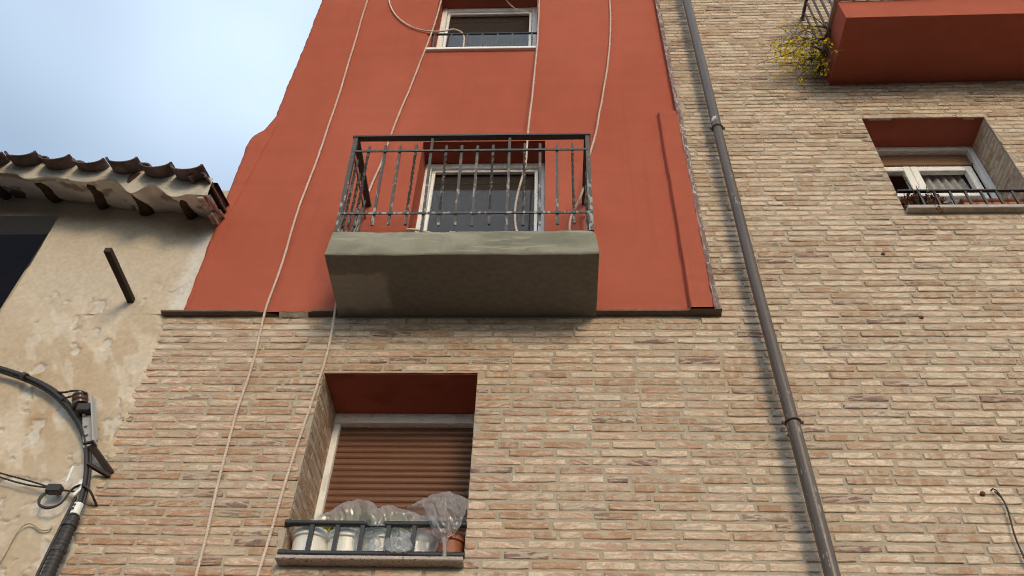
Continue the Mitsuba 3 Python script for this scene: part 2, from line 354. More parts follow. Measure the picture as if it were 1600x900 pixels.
def brick_mesh(x0, x1, z0, z1, proud, ident):
    """one hand-made brick: wavy outline, tilted face, eased arris, uv carrying its own number."""
    w, h = x1 - x0, z1 - z0
    j = lambda s: rnd.uniform(-s, s)
    n = 4 if w > 0.15 else 3
    o = []
    bow = j(0.0010)
    for i in range(n): f = i / n; o.append((x0 + w * f + (j(0.004) if i else abs(j(0.004))), z0 + j(0.0018) + bow * math.sin(math.pi * f) + (0.0015 if i == 0 else 0)))
    o.append((x1 - abs(j(0.003)), z0 + 0.001 + j(0.002)))
    for i in range(n): f = 1 - i / n; o.append((x0 + w * f + (j(0.004) if i else -abs(j(0.005))), z1 + j(0.0022) + bow * math.sin(math.pi * f) - (0.0015 if i == 0 else 0)))
    o.append((x0 + abs(j(0.003)), z1 - 0.001 + j(0.002)))
    o = np.array(o); m = len(o)
    c = o.mean(0)
    tx, tz = j(0.012), rnd.uniform(-0.05, 0.05)
    fy = -proud - (c[1] - o[:, 1]) * tz - (o[:, 0] - c[0]) * tx
    d = o - c
    inn = c + d * (1 - np.minimum(0.004 / (np.linalg.norm(d / [w, h], axis=1) + 1e-6) / [[w], [h]], 0.25)).T
    iy = -proud - 0.0028 - (c[1] - inn[:, 1]) * tz - (inn[:, 0] - c[0]) * tx
    back = np.c_[o[:, 0], np.full(m, 0.016), o[:, 1]]
    front = np.c_[o[:, 0], fy, o[:, 1]]
    inner = np.c_[inn[:, 0], iy, inn[:, 1]]
    v = np.vstack([back, front, inner])
    q = np.arange(m); r = (q + 1) % m
    f = [np.stack([q, r, m + r], -1), np.stack([q, m + r, m + q], -1), np.stack([m + q, m + r, 2 * m + r], -1), np.stack([m + q, 2 * m + r, 2 * m + q], -1)]
    top = np.array([[2 * m, 2 * m + i, 2 * m + i + 1] for i in range(1, m - 1)])
    f = np.vstack(f + [top])
    uv = np.c_[(v[:, 0] - x0) / 0.3 + 0.05 + ident[0], (v[:, 2] - z0) / 0.3 + 0.05 + ident[1]]
    return v, f, uv

COURSE, PITCH = 0.0532, 0.241
def minus(iv, a, b):
    out = []
    for s, e in iv:
        if b <= s or a >= e: out.append((s, e)); continue
        if a > s: out.append((s, a))
        if b < e: out.append((b, e))
    return out

bricks = []
zc, row = 2.85, 0
while zc < 10.66:
    z0, z1 = zc, zc + COURSE - 0.0138
    xr = 2.25 + 0.29 * (zc - 3.5) + 1.5
    iv = [(float(left_edge(zc)), min(xr, 5.6))]
    for (a, b, c, d) in (LW, UW):
        if z1 > c - 0.012 and z0 < d: iv = minus(iv, a, b)
    if z1 > RZ - 0.004: iv = minus(iv, -9, RX1 + 0.046)
    if z0 > 5.21 and z1 < RZ + 0.1: iv = [(s, e) for s, e in iv]
    off = (0.5 if row % 2 else 0.0) * PITCH + rnd.uniform(-0.03, 0.03)
    drift = rnd.uniform(-0.002, 0.002)
    for s, e in iv:
        x = -3.0 + off
        while x < e:
            hd = rnd.random() < 0.07
            L = (PITCH / 2 if hd else PITCH) * rnd.uniform(0.95, 1.05)
            a, b = max(x, s), min(x + L - rnd.uniform(0.010, 0.019), e)
            x += L
            if b - a < 0.035: continue
            dz = drift + rnd.uniform(-0.0025, 0.0025); th = rnd.uniform(-0.003, 0.002)
            bricks.append((a, b, z0 + dz, z1 + dz + th))
    zc += COURSE; row += 1

meshes = []
for i, (a, b, c, d) in enumerate(bricks):
    proud = 0.0034 + abs(rnd.gauss(0, 0.0015))
    meshes.append(brick_mesh(a, b, c, d, proud, (rnd.randint(0, 400), rnd.randint(0, 400))))
ctr = np.array([[(a + b) / 2, 0, (c + d) / 2] for a, b, c, d in bricks])
size = np.array([b - a for a, b, c, d in bricks])
ok = (ctr[:, 2] > 3.56) & (ctr[:, 0] < 2.1 + 0.29 * (ctr[:, 2] - 3.5))
rank = np.where(ok, size / np.linalg.norm(ctr - CAM, axis=1), -1)
big = set(np.argsort(-rank)[:300].tolist())
V, F, U, nv = [], [], [], 0
for i, (v, f, uv) in enumerate(meshes):
    if i in big:
        add(B + '__brick', (v, f), 'mat_brick', uv=uv)
    else:
        V.append(v); F.append(f + nv); U.append(uv); nv += len(v)
# brick returns inside the two openings (headers running into the wall), joined with the far courses
for x0, zlo, zhi, sgn, dep in ((LW[0], LW[2], LW[3], 1, 0.43), (LW[1], LW[2], LW[3], -1, 0.43), (UW[0], UW[2], UW[3], 1, 0.29), (UW[1], UW[2], UW[3], -1, 0.29)):
    zc, row = 2.85, 0
    while zc < zhi:
        if zc > zlo - 0.01:
            y = 0.012 + (0.12 if row % 2 else 0.0)
            prev = 0.012
            ends = [0.115, 0.355, 0.43] if row % 2 else [0.235, 0.43]
            for e in ends:
                e = min(e, dep)
                if e - prev > 0.03:
                    v, f, uv = brick_mesh(prev, e - 0.011, zc, min(zc + COURSE - 0.0105, zhi), 0.0, (rnd.randint(0, 400), rnd.randint(0, 400)))
                    w = np.c_[x0 - sgn * (v[:, 1] + 0.001), v[:, 0], v[:, 2]]
                    V.append(w); F.append((f if sgn > 0 else f[:, ::-1]) + nv); U.append(uv); nv += len(w)
                prev = e
        zc += COURSE; row += 1
k = add(B + '__brick', (np.vstack(V), np.vstack(F)), 'mat_brick', uv=np.vstack(U))
tag(k, 'the far courses of thin bricks', kind='stuff')

# the red painted render, a 4 cm board on the brick, open at the door and the window
ed_z = np.array([5.0, 5.257, 5.74, 6.28, 6.77, 7.015, 7.143, 7.229, 7.455, 7.741, 8.045, 8.71, 9.47, 12.0])
ed_x = np.array([-2.275, -2.273, -2.29, -2.308, -2.312, -2.327, -2.309, -2.240, -2.200, -2.201, -2.203, -2.194, -2.210, -2.21])
def red_left(z): return np.interp(z, ed_z, ed_x) + 0.010 * (meshkit.noise(np.stack([z * 7, z * 0, z * 0], -1)) - 0.5) + 0.006 * (meshkit.noise(np.stack([z * 21, z * 0 + 4, z * 0], -1)) - 0.5)
def ss(a, b, x): t = np.clip((x - a) / (b - a), 0, 1); return t * t * (3 - 2 * t)
def red_y(X, Z):
    y = YR + 0.010 * (meshkit.fbm(P3(X, Z, 1.1, 2.2), 3, 5) - 0.5) * ss(0, 0.1, np.abs(X + 0.5) - 0.50)
    # raised bands over the old pilasters, right and left
    zt = 7.385 + 0.02 * ss(0.85, 0.95, X) - 0.02 * ss(0.95, 1.0, X)
    wob = 0.006 * (meshkit.noise(P3(X * 0, Z, 6, 1.0)) - 0.5)
    y = y - 0.040 * ss(0.838 + wob, 0.850 + wob, X) * (1 - ss(zt - 0.012, zt + 0.012, Z))
    cx = np.interp(Z, [5.25, 5.486, 6.086, 6.786, 7.292], [-2.268, -2.257, -2.230, -2.178, -2.134])
    y = y - 0.016 * (1 - ss(cx - 0.006, cx + 0.012, X)) * (1 - ss(7.22, 7.50, Z))
    return y
red = []
def rpatch(x0, x1, z0, z1, s=0.013): red.append(sheet(x0, x1, z0, z1, s, red_y))
rpatch(BD[1], 0.8, RZ, ZTOP, 0.02) if False else None
rpatch(-1.047, BD[0], RZ, BD[3], 0.02)
for z0, z1, xs in ((RZ, BD[3], None),): pass
rpatch(BD[0], BD[1], RZ, BD[2], 0.02)
rpatch(-1.047, -0.110, BD[3], TW[2], 0.02); rpatch(-1.047, -0.110, TW[3], ZTOP, 0.03)
rpatch(BD[1], 0.80, RZ, BD[3], 0.02); rpatch(-0.110, 0.80, BD[3], ZTOP, 0.02)
rpatch(0.80, RX1, RZ, 7.6, 0.006); rpatch(0.80, RX1, 7.6, ZTOP, 0.02)
rpatch(-1.9, -1.047, RZ, ZTOP, 0.02)
# left part follows the wavy corner, rounded over
nz = 560; zz = np.linspace(RZ, ZTOP, nz); uu = np.r_[0, 0.004, 0.012, 0.03, np.linspace(0.06, 1, 60)]
XL = red_left(zz)
X = XL[:, None] + (-1.9 - XL)[:, None] * uu[None]; Z = np.broadcast_to(zz[:, None], X.shape)
Y = red_y(X, Z) + 0.05 * np.exp(-((X - XL[:, None]) / 0.012))
red.append(trimesh.Trimesh(np.stack([X, Y, Z], -1).transpose(1, 0, 2).reshape(-1, 3), grid(len(uu), nz), process=False))
# edge of the board at left (turning back), right and around the flank of the building
red.append(trimesh.Trimesh(np.vstack([np.c_[XL, np.full(nz, 0.012) + Y[:, 0] * 0, zz], np.c_[XL + 0.01, np.full(nz, 1.0), zz]]), np.vstack([np.stack([np.arange(nz - 1), np.arange(1, nz), nz + np.arange(nz - 1)], -1), np.stack([np.arange(1, nz), nz + np.arange(1, nz), nz + np.arange(nz - 1)], -1)]), process=False))
red.append(quad((RX1, YR - 0.04, RZ), (RX1, 0.01, RZ), (RX1, 0.01, ZTOP), (RX1, YR - 0.04, ZTOP)))
# reveals of door and window openings
DEP = 0.17
for (x0, x1, z0, z1) in (BD, TW):
    red.append(quad((x0, YR, z0), (x0, DEP, z0), (x0, DEP, z1), (x0, YR, z1)))
    red.append(quad((x1, YR, z0), (x1, YR, z1), (x1, DEP, z1), (x1, DEP, z0)))
    red.append(quad((x0, YR, z1), (x0, DEP, z1), (x1, DEP, z1), (x1, YR, z1)))
k = add(B + '__red_render', cat_mesh(red), 'mat_red', smooth=35)
tag(k, 'smooth terracotta red painted render on the upper storeys')
# flank and roof of the building behind
k = add(B + '__flank_wall', cat_mesh([quad((-2.19, 1.0, 5.0), (-2.19, 6, 5.0), (-2.19, 6, ZTOP), (-2.19, 1.0, ZTOP)), box(-2.19, 6.5, 6.0, 6.1, 0, ZTOP), quad((6.5, 0.012, 0), (6.5, 6, 0), (6.5, 6, ZTOP), (6.5, 0.012, ZTOP)), quad((-2.19, 0.012, ZTOP), (6.5, 0.012, ZTOP), (6.5, 6.1, ZTOP), (-2.19, 6.1, ZTOP))]), 'mat_red')
# dark lower edge of the render: strips of its base profile, with the broken gap by the corner of the balcony
def strip(x0, x1, taper0, taper1):
    n = max(4, int((x1 - x0) / 0.02)); xs = np.linspace(x0, x1, n)
    f = np.minimum(np.clip((xs - x0) / max(taper0, 1e-3), 0, 1) if taper0 else 1.0, np.clip((x1 - xs) / max(taper1, 1e-3), 0, 1) if taper1 else 1.0) * np.ones(n)
    w = 0.004 * (meshkit.noise(np.c_[xs * 9, xs * 0, xs * 0]) - 0.5)
    y0 = YR - 0.010 + w - 0.040 * ss(0.838, 0.85, xs) * 0.35
    yb = 0.004 + 0 * xs
    yf = yb + (y0 - yb) * np.maximum(f, 0.05)
    rows = [np.c_[xs, yb, np.full(n, RZ - 0.006)], np.c_[xs, yf, np.full(n, RZ - 0.004) + w], np.c_[xs, yf, np.full(n, RZ + 0.008) + w], np.c_[xs, yf + 0.012, np.full(n, RZ + 0.010) + w]]
    v = np.vstack(rows); F = []
    for r in range(3):
        for i in range(n - 1): F += [[r * n + i, (r + 1) * n + i + 1, r * n + i + 1], [r * n + i, (r + 1) * n + i, (r + 1) * n + i + 1]]
    return trimesh.Trimesh(v, F, process=False)
for a in ((-2.40, -1.60, 0, 0.22), (-1.50, -1.30, 0.04, 0), (0.262, 1.035, 0, 0)):
    k = add(B + '__base_profile', strip(*a), 'mat_strip', smooth=30)
tag(k, 'dark brown base strip of the red render right of the balcony')
# broken plaster over the gap
gx = np.linspace(-1.66, -1.48, 20)
add(B + '__mortar_fill', trimesh.Trimesh(np.vstack([np.c_[gx, -0.004 - 0.010 * meshkit.noise(np.c_[gx * 40, gx * 0, gx * 0]), RZ - 0.03 + 0.01 * meshkit.noise(np.c_[gx * 50, gx * 0 + 3, gx * 0])], np.c_[gx, np.full(20, YR - 0.002), np.full(20, RZ + 0.004)]]), grid(2, 20)[:, ::-1], process=False), 'mat_mortar')

# sills
add(B + '__window_sill', box(LW[0] - 0.0, LW[1] + 0.004, -0.078, 0.44, 3.597, 3.618, 0.004), 'mat_granite')
k = add(B + '__window_sill', box(UW[0] + 0.004, UW[1] + 0.03, -0.055, 0.29, 6.213, 6.245, 0.003), 'mat_stone')
add(B + '__window_sill', box(TW[0] - 0.022, TW[1], YR - 0.030, DEP, 8.418, 8.450, 0.003), 'mat_white')
# painted heads of the brick openings, rendered right cheek of the casement window
add(B + '__window_head', box(LW[0], LW[1], 0.004, 0.44, 4.798, 4.83), 'mat_red')
add(B + '__window_head', box(UW[0], UW[1], 0.004, 0.30, 7.368, 7.40), 'mat_red')

# shuttered window
W = B + '__shuttered_window'
tag(W, 'window closed by a brown slatted roller shutter')
x0, x1, z0, z1 = LW
add(W + '__jamb', box(x0 + 0.001, x0 + 0.040, 0.385, 0.43, z0 + 0.004, z1 - 0.002, 0.004), 'mat_pvc')
add(W + '__jamb', box(x1 - 0.040, x1 - 0.001, 0.385, 0.43, z0 + 0.004, z1 - 0.002, 0.004), 'mat_pvc')
add(W + '__shutter_box', box(x0 + 0.001, x1 - 0.001, 0.37, 0.47, z1 - 0.075, z1 - 0.004, 0.004), 'mat_pvc')
zs = z0 + 0.01
while zs < z1 - 0.08:
    n = 6; a = np.linspace(0, math.pi, n)
    prof = np.c_[0.425 - 0.0085 * np.sin(a), zs + 0.0385 * np.linspace(0, 1, n)]
    prof = np.vstack([[0.432, zs - 0.002], prof, [0.432, zs + 0.0405]])
    v = np.vstack([np.c_[np.full(len(prof), xx), prof] for xx in (x0 + 0.02, x1 - 0.02)])
    add(W + '__slat', trimesh.Trimesh(v, grid(2, len(prof)), process=False), 'mat_shutter', smooth=50)
    zs += 0.042
add(W + '__interior', room(x0, x1, z0, z1, 0.44, 0.9), 'mat_dark')

def ladder_rail(name, x0, x1, zt, zb, y, rt, rb, xs, w, lab, mat='mat_black_iron', wall=True):
    if rt: add(name + '__rail', tube([(x0, y, zt), ((x0 + x1) / 2, y, zt - 0.001), (x1, y, zt)], rt, 10), mat, smooth=40)
    if rb: add(name + '__rail', tube([(x0, y, zb), ((x0 + x1) / 2, y, zb), (x1, y, zb)], rb, 10), mat, smooth=40)
    for i, x in enumerate(xs): add(name + '__bar', bar((x, y, zb), (x, y, zt), w, w), mat)
    tag(name, lab)
G = B + '__window_railing'
ladder_rail(G, x0 - 0.004, x1 + 0.004, 3.822, 3.658, -0.012, 0.0155, 0.0165, [-1.172, -1.044, -0.920, -0.791, -0.665], 0.021, 'low black iron guard rail in front of the shuttered window')
add(G + '__foot', bar((-1.05, -0.012, 3.618), (-1.05, -0.012, 3.65), 0.012), 'mat_black_iron')
add(G + '__end_cap', tube([(x0 - 0.008, -0.012, 3.658), (x0 + 0.03, -0.012, 3.658)], 0.020, 10), 'mat_black_iron', smooth=40)
add(G + '__end_cap', tube([(x0 - 0.008, -0.012, 3.822), (x0 + 0.02, -0.012, 3.822)], 0.019, 10), 'mat_black_iron', smooth=40)

# casement window
W = B + '__casement_window'
tag(W, 'white two leaf window under a brown shutter box')
x0, x1, z0, z1 = UW
add(W + '__frame', cat_mesh([box(x1 - 0.045, x1 - 0.004, 0.265, 0.32, z0 + 0.01, z1 - 0.004, 0.004), box(x0 + 0.001, x0 + 0.045, 0.265, 0.32, z0 + 0.01, z1 - 0.004, 0.004), box(x0 + 0.045, x1 - 0.045, 0.265, 0.32, z1 - 0.052, z1 - 0.004, 0.004), box(x0 + 0.045, x1 - 0.045, 0.27, 0.32, z0 + 0.01, z0 + 0.05, 0.004)]), 'mat_pvc')
add(W + '__shutter_box', cat_mesh([box(x0 + 0.045, x1 - 0.045, 0.315, 0.42, 7.205, z1 - 0.055, 0.003), box(x0 + 0.045, x1 - 0.045, 0.300, 0.42, 7.175, 7.20, 0.004)]), 'mat_oak')
xm = 2.802
for a, b in ((x0 + 0.045, xm), (xm + 0.003, x1 - 0.06)):
    L = W + '__leaf'
    s = 0.054
    k = add(L, cat_mesh([box(a, a + s, 0.31, 0.36, z0 + 0.05, 7.17, 0.004), box(b - s, b, 0.31, 0.36, z0 + 0.05, 7.17, 0.004), box(a + s, b - s, 0.312, 0.36, 7.17 - s, 7.17, 0.004), box(a + s, b - s, 0.312, 0.36, 6.800, 6.838, 0.004), box(a + s, b - s, 0.312, 0.36, z0 + 0.05, z0 + 0.105, 0.004)]), 'mat_pvc')
    add(W + '__pane', quad((a + s, 0.335, z0 + 0.1), (b - s, 0.335, z0 + 0.1), (b - s, 0.335, 7.12), (a + s, 0.335, 7.12)), 'mat_glass')
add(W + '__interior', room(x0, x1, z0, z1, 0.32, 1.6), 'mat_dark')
cx = np.linspace(2.90, 3.22, 60); cz = np.linspace(6.25, 7.19, 20)
X, Z = np.meshgrid(cx, cz, indexing='ij'); wv = np.sin(X * 95 + 2 * meshkit.noise(P3(X, Z * 0.4, 8))) * 0.014
add(W + '__curtain', trimesh.Trimesh(np.stack([X + 0.05 * (7.05 - Z), 0.395 + wv, Z], -1).reshape(-1, 3), grid(60, 20), process=False), 'mat_curtain', smooth=True)
G = key(B + '__window_railing_001'); G = B + '__window_railing_001'
ladder_rail(G, x0 + 0.004, x1 + 0.004, 6.432, 6.262, -0.022, None, None, [2.55 + 0.105 * i for i in range(8)], 0.014, 'slim dark guard rail in front of the casement window')
add(G + '__rail', box(x0 - 0.004, x1 + 0.006, -0.034, -0.010, 6.424, 6.440, 0.002), 'mat_black_iron')
add(G + '__rail', box(x0 - 0.004, x1 + 0.006, -0.030, -0.014, 6.256, 6.268, 0.002), 'mat_black_iron')

# balcony door and upper window in the red render
def glazed(name, o, ftop, lab, sash):
    x0, x1, z0, z1 = o; tag(name, lab)
    w = 0.050; y = DEP - 0.012
    add(name + '__frame', cat_mesh([box(x0 + 0.002, x0 + w, y, y + 0.06, z0, z1 - 0.004, 0.004), box(x1 - w, x1 - 0.002, y, y + 0.06, z0, z1 - 0.004, 0.004), box(x0 + w, x1 - w, y + 0.003, y + 0.06, z1 - 0.058, z1 - 0.004, 0.004)]), 'mat_pvc')
    s = 0.024
    add(name + '__sash', cat_mesh([box(x0 + w + 0.006, x0 + w + 0.006 + s, y + 0.02, y + 0.05, z0, z1 - 0.066, 0.003), box(x1 - w - 0.006 - s, x1 - w - 0.006, y + 0.02, y + 0.05, z0, z1 - 0.066, 0.003), box(x0 + w + 0.006 + s, x1 - w - 0.006 - s, y + 0.02, y + 0.05, z1 - 0.066 - s, z1 - 0.066, 0.003)]), 'mat_pvc')
    add(name + '__pane', quad((x0 + w + 0.01, y + 0.036, z0), (x1 - w - 0.01, y + 0.036, z0), (x1 - w - 0.01, y + 0.036, z1 - 0.07), (x0 + w + 0.01, y + 0.036, z1 - 0.07)), 'mat_glass')
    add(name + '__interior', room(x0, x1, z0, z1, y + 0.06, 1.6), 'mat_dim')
    add(name + '__roller_blind', box(x0 + w, x1 - w, y + 0.062, y + 0.075, z1 - 0.19, z1 - 0.06), 'mat_blind')
glazed(B + '__balcony_door', BD, 0, 'glazed balcony door with a white frame', True)
add(B + '__window__blind', box(TW[0] + .05, TW[1] - .05, DEP + .052, DEP + .060, TW[2], TW[3] - .08), 'mat_blind')
add(B + '__balcony_door__blind', box(BD[0] + .05, BD[1] - .05, DEP + .052, DEP + .060, BD[2], BD[3] - .08), 'mat_blind')
glazed(B + '__window', TW, 0, 'topmost window with a white frame in the red wall', True)
G = B + '__window_railing_002'
tag(G, 'thin iron guard rail of the topmost window')
add(G + '__rail', box(-1.09, TW[1] + 0.004, YR - 0.012, YR + 0.006, 8.718, 8.734, 0.002), 'mat_black_iron')
for x in (-1.02, -0.87, -0.727, -0.592, -0.456, -0.323, -0.15): add(G + '__bar', bar((x, YR - 0.003, 8.45), (x, YR - 0.003, 8.72), 0.014), 'mat_iron')

# ---- the balcony with the grey cement slab
K = B + '__balcony'
tag(K, 'balcony with a grey cement slab and an old chipped iron railing')
def slab_mesh():
    nx, pr = 70, []
    prof = [(0.0, 5.245), (-0.25, 5.252), (-0.49, 5.255), (-0.505, 5.256), (-0.512, 5.264), (-0.513, 5.33), (-0.511, 5.40), (-0.505, 5.462), (-0.497, 5.472), (-0.48, 5.476), (-0.25, 5.474), (0.0, 5.474)]
    prof = np.array(prof)
    dense = []
    for a, b in zip(prof[:-1], prof[1:]):
        m = max(1, int(np.linalg.norm(b - a) / 0.02))
        for i in range(m): dense.append(a + (b - a) * i / m)
    dense = np.array(dense + [prof[-1]])
    t = np.linspace(0, 1, nx)
    V = []
    for f in t:
        zf = (dense[:, 1] - 5.25) / 0.225
        xl = -1.292 + 0.014 * zf - 0.012 * (-dense[:, 0] < 0.02)
        xr = 0.283 - 0.016 * zf - 0.022 * np.exp(-((zf - 1) / 0.13) ** 2)
        x = xl + (xr - xl) * f
        V.append(np.c_[x, dense[:, 0], dense[:, 1]])
    V = np.array(V)
    nn = meshkit.fbm(V.reshape(-1, 3) * 6, 3, 3).reshape(V.shape[:2]) - 0.5
    V[..., 1] -= nn * 0.012; V[..., 2] += nn * 0.010
    m = trimesh.Trimesh(V.reshape(-1, 3), grid(nx, len(dense)), process=False)
    ms = [m]
    for side in (0, -1):
        r = V[side]; c = r.mean(0)
        vv = np.vstack([r, c]); q = np.arange(len(r) - 1)
        ms.append(trimesh.Trimesh(vv, np.stack([q, q + 1, np.full(len(q), len(r))], -1) if side == 0 else np.stack([q + 1, q, np.full(len(q), len(r))], -1), process=False))
    return cat_mesh(ms)
add(K + '__slab', slab_mesh(), 'mat_concrete', smooth=40)
yb, yt, zb, zt = -0.490, -0.585, 5.474, 6.305
def on(t, x): return np.array([x, yb + (yt - yb) * t, zb + (zt - zb) * t])
xl, xr = -1.262, 0.247
tl, tu = (5.618 - zb) / (zt - zb), (6.172 - zb) / (zt - zb)
for x in (xl, xr): add(K + '__post', bar(on(0, x), on(1, x), 0.027), 'mat_iron')
add(K + '__handrail', cat_mesh([bar(on(1, xl - 0.02) + [0, 0, .008], on(1, xr + 0.02) + [0, 0, .008], 0.016, 0.042, side=(0, 0, 1)), bar(on(1, xl) + [0, 0, .006], (xl - 0.0, 0.0, 6.285), 0.016, 0.042, side=(0, 0, 1)), bar(on(1, xr) + [0, 0, .006], (xr - 0.002, 0.0, 6.29), 0.016, 0.042, side=(0, 0, 1))]), 'mat_iron')
for t in (tl, tu):
    add(K + '__rail', bar(on(t, xl - 0.012) + [0, -.012, 0], on(t, xr + 0.012) + [0, -.012, 0], 0.007, 0.017, side=(0, 1, 0)), 'mat_iron')
    for x in (xl, xr): add(K + '__rail', bar(on(t, x), (x, -0.03, on(t, x)[2] - 0.02), 0.007, 0.017, side=(1, 0, 0)), 'mat_iron')
ttop, tbot = (6.235 - zb) / (zt - zb), (5.532 - zb) / (zt - zb)
for i, c in enumerate('TPPTLTPPTLTPPT'):
    x = xl + (xr - xl) * (i + 1) / 15 + rnd.uniform(-0.004, 0.004)
    lo, hi = (0, 1) if c == 'L' else (tbot + rnd.uniform(-.012, .012), ttop + rnd.uniform(-.012, .012))
    if c == 'T':
        a, b = on(lo, x), on(hi, x)
        p1, p2 = a + (b - a) * 0.17, a + (b - a) * 0.86
        m = cat_mesh([bar(a, p1, 0.015), bar(p1, p2, 0.0185, 0.010, twist=4.5 + rnd.random()), bar(p2, b, 0.015)])
        add(K + '__twisted_baluster', m, 'mat_iron')
    else:
        add(K + '__baluster', bar(on(lo, x), on(hi, x), 0.0165, 0.011), 'mat_iron')
for x in (xl, xr):
    for i in range(4):
        f = (i + 1) / 5
        def side_pt(t): q = on(t, x); return np.array([x, q[1] * (1 - f) - 0.03 * f, q[2] - 0.02 * f])
        a, b = side_pt(tbot - 0.05), side_pt(ttop)
        if i % 2 == 0 or i == 1: add(K + '__twisted_baluster', cat_mesh([bar(a, a + (b - a) * .15, 0.016), bar(a + (b - a) * .15, a + (b - a) * .86, 0.020, 0.011, twist=4.5), bar(a + (b - a) * .86, b, 0.016)]), 'mat_iron')
        else: add(K + '__baluster', bar(a, b, 0.018, 0.011), 'mat_iron')

# ---- the red balcony at the upper right
K = B + '__balcony_001'
tag(K, 'red painted balcony slab with thin dark railing over the casement window')
bx0, by, bz0, bz1 = 2.262, -0.602, 7.855, 8.10
v = np.array([[bx0 + .014, 0, bz0], [5.0, 0, bz0 + .05], [5.0, by + .01, bz0 + .05], [bx0 + .014, by + .01, bz0], [bx0, 0, bz1], [5.0, 0, bz1 + .06], [5.0, by, bz1 + .06], [bx0, by, bz1]])
fcs = [[0, 1, 2], [0, 2, 3], [3, 2, 6], [3, 6, 7], [0, 3, 7], [0, 7, 4], [4, 7, 6], [4, 6, 5]]
add(K + '__slab', trimesh.Trimesh(v, np.array(fcs)[:, ::-1], process=False), 'mat_red')
add(K + '__slab_edge', cat_mesh([bar((bx0 - .012, by - .02, bz1 + .012), (5.0, by - .02, bz1 + .072), 0.03, 0.03, side=(0, 1, 0)), bar((bx0 - .012, 0.0, bz1 + .012), (bx0 - .012, by - .034, bz1 + .012), 0.03, 0.028, side=(1, 0, 0))]), 'mat_stone')
rx = bx0 + 0.035
add(K + '__handrail', cat_mesh([bar((rx, 0.01, 8.99), (rx, by + 0.02, 8.99), 0.022, 0.03), bar((rx, by + .02, 8.99), (5.0, by + .02, 9.05), 0.022, 0.03, side=(0, 1, 0))]), 'mat_black_iron')
add(K + '__rail', cat_mesh([bar((rx, 0.01, 8.22), (rx, by + 0.02, 8.22), 0.012, 0.02), bar((rx, by + .02, 8.22), (5.0, by + .02, 8.27), 0.012, 0.02, side=(0, 1, 0))]), 'mat_black_iron')
add(K + '__wall_bracket', box(rx - 0.02, rx + 0.02, -0.012, 0.01, 8.94, 9.01, 0.003), 'mat_black_iron')
for i in range(6):
    y = -0.075 - i * 0.1
    add(K + '__baluster', bar((rx, y, 8.11), (rx, y, 8.985), 0.014), 'mat_black_iron')
for i in range(24):
    x = rx + 0.11 + i * 0.11
    add(K + '__baluster', bar((x, by + .02, 8.11), (x, by + .02, 9.0), 0.014), 'mat_black_iron')

# ------------------------------------------------------------------ downpipe
D = 'downpipe'
tag(D, 'dark brown metal rainwater downpipe running the full height of the brick wall', 'downpipe')
def pipe(p, r): return tube(p, r, 20)
px = lambda z: float(np.interp(z, [0, 3.5, 4.3, 5.4, 6.9, 9.2, 11], [1.268, 1.268, 1.263, 1.250, 1.249, 1.262, 1.275]))
Yp = -0.122
for a, b, r in ((0.05, 4.36, 0.036), (4.34, 7.12, 0.0345), (7.06, 10.2, 0.037)):
    zs = np.linspace(a, b, 20)
    add(D + '__pipe', pipe([(px(z), Yp, z) for z in zs], r), 'mat_pipe', smooth=40)
for z in (7.075, 4.372):
    x = px(z)
    a = np.linspace(0, 2 * np.pi, 25)
    ring = np.c_[x + 0.0395 * np.cos(a), Yp + 0.0395 * np.sin(a), np.full(25, z)]
    add(D + '__bracket', cat_mesh([tube(ring, 0.0055, 6), bar((x - .056, Yp, z), (x - .036, Yp, z), 0.008, 0.014), bar((x + .036, Yp, z), (x + .056, Yp, z), 0.008, 0.014), tube([(x - .051, Yp - .012, z), (x - .051, Yp + .012, z)], .005, 6), tube([(x + .051, Yp - .012, z), (x + .051, Yp + .012, z)], .005, 6), bar((x, Yp + 0.04, z), (x, 0.0, z), 0.01)]), 'mat_pipe')

# ------------------------------------------------------------------ ragged tape along the right edge of the red render
tz = np.linspace(5.26, 10.3, 420)
nzz = lambda f, s: meshkit.noise(np.c_[tz * f, np.full_like(tz, s), np.zeros_like(tz)]) - 0.5
xi = RX1 - 0.003 + 0.006 * nzz(14, 1); xo = RX1 + 0.050 + 0.014 * nzz(18, 5) + 0.010 * nzz(6, 9)
ym = -0.030 + 0.03 * nzz(22, 7)
v = np.vstack([np.c_[xi, -0.052 + 0.012 * nzz(20, 3) - 0.032 * (tz < 7.39), tz], np.c_[(xi + xo) / 2 + 0.004 * nzz(30, 2), ym, tz], np.c_[xo, -0.012 + 0.012 * nzz(25, 4), tz]])
k = add('masking_tape', trimesh.Trimesh(v, grid(3, 420), process=False), 'mat_tape', smooth=30)
tag(k, 'crumpled greyish tape hanging along the right edge of the red painted wall', 'tape')

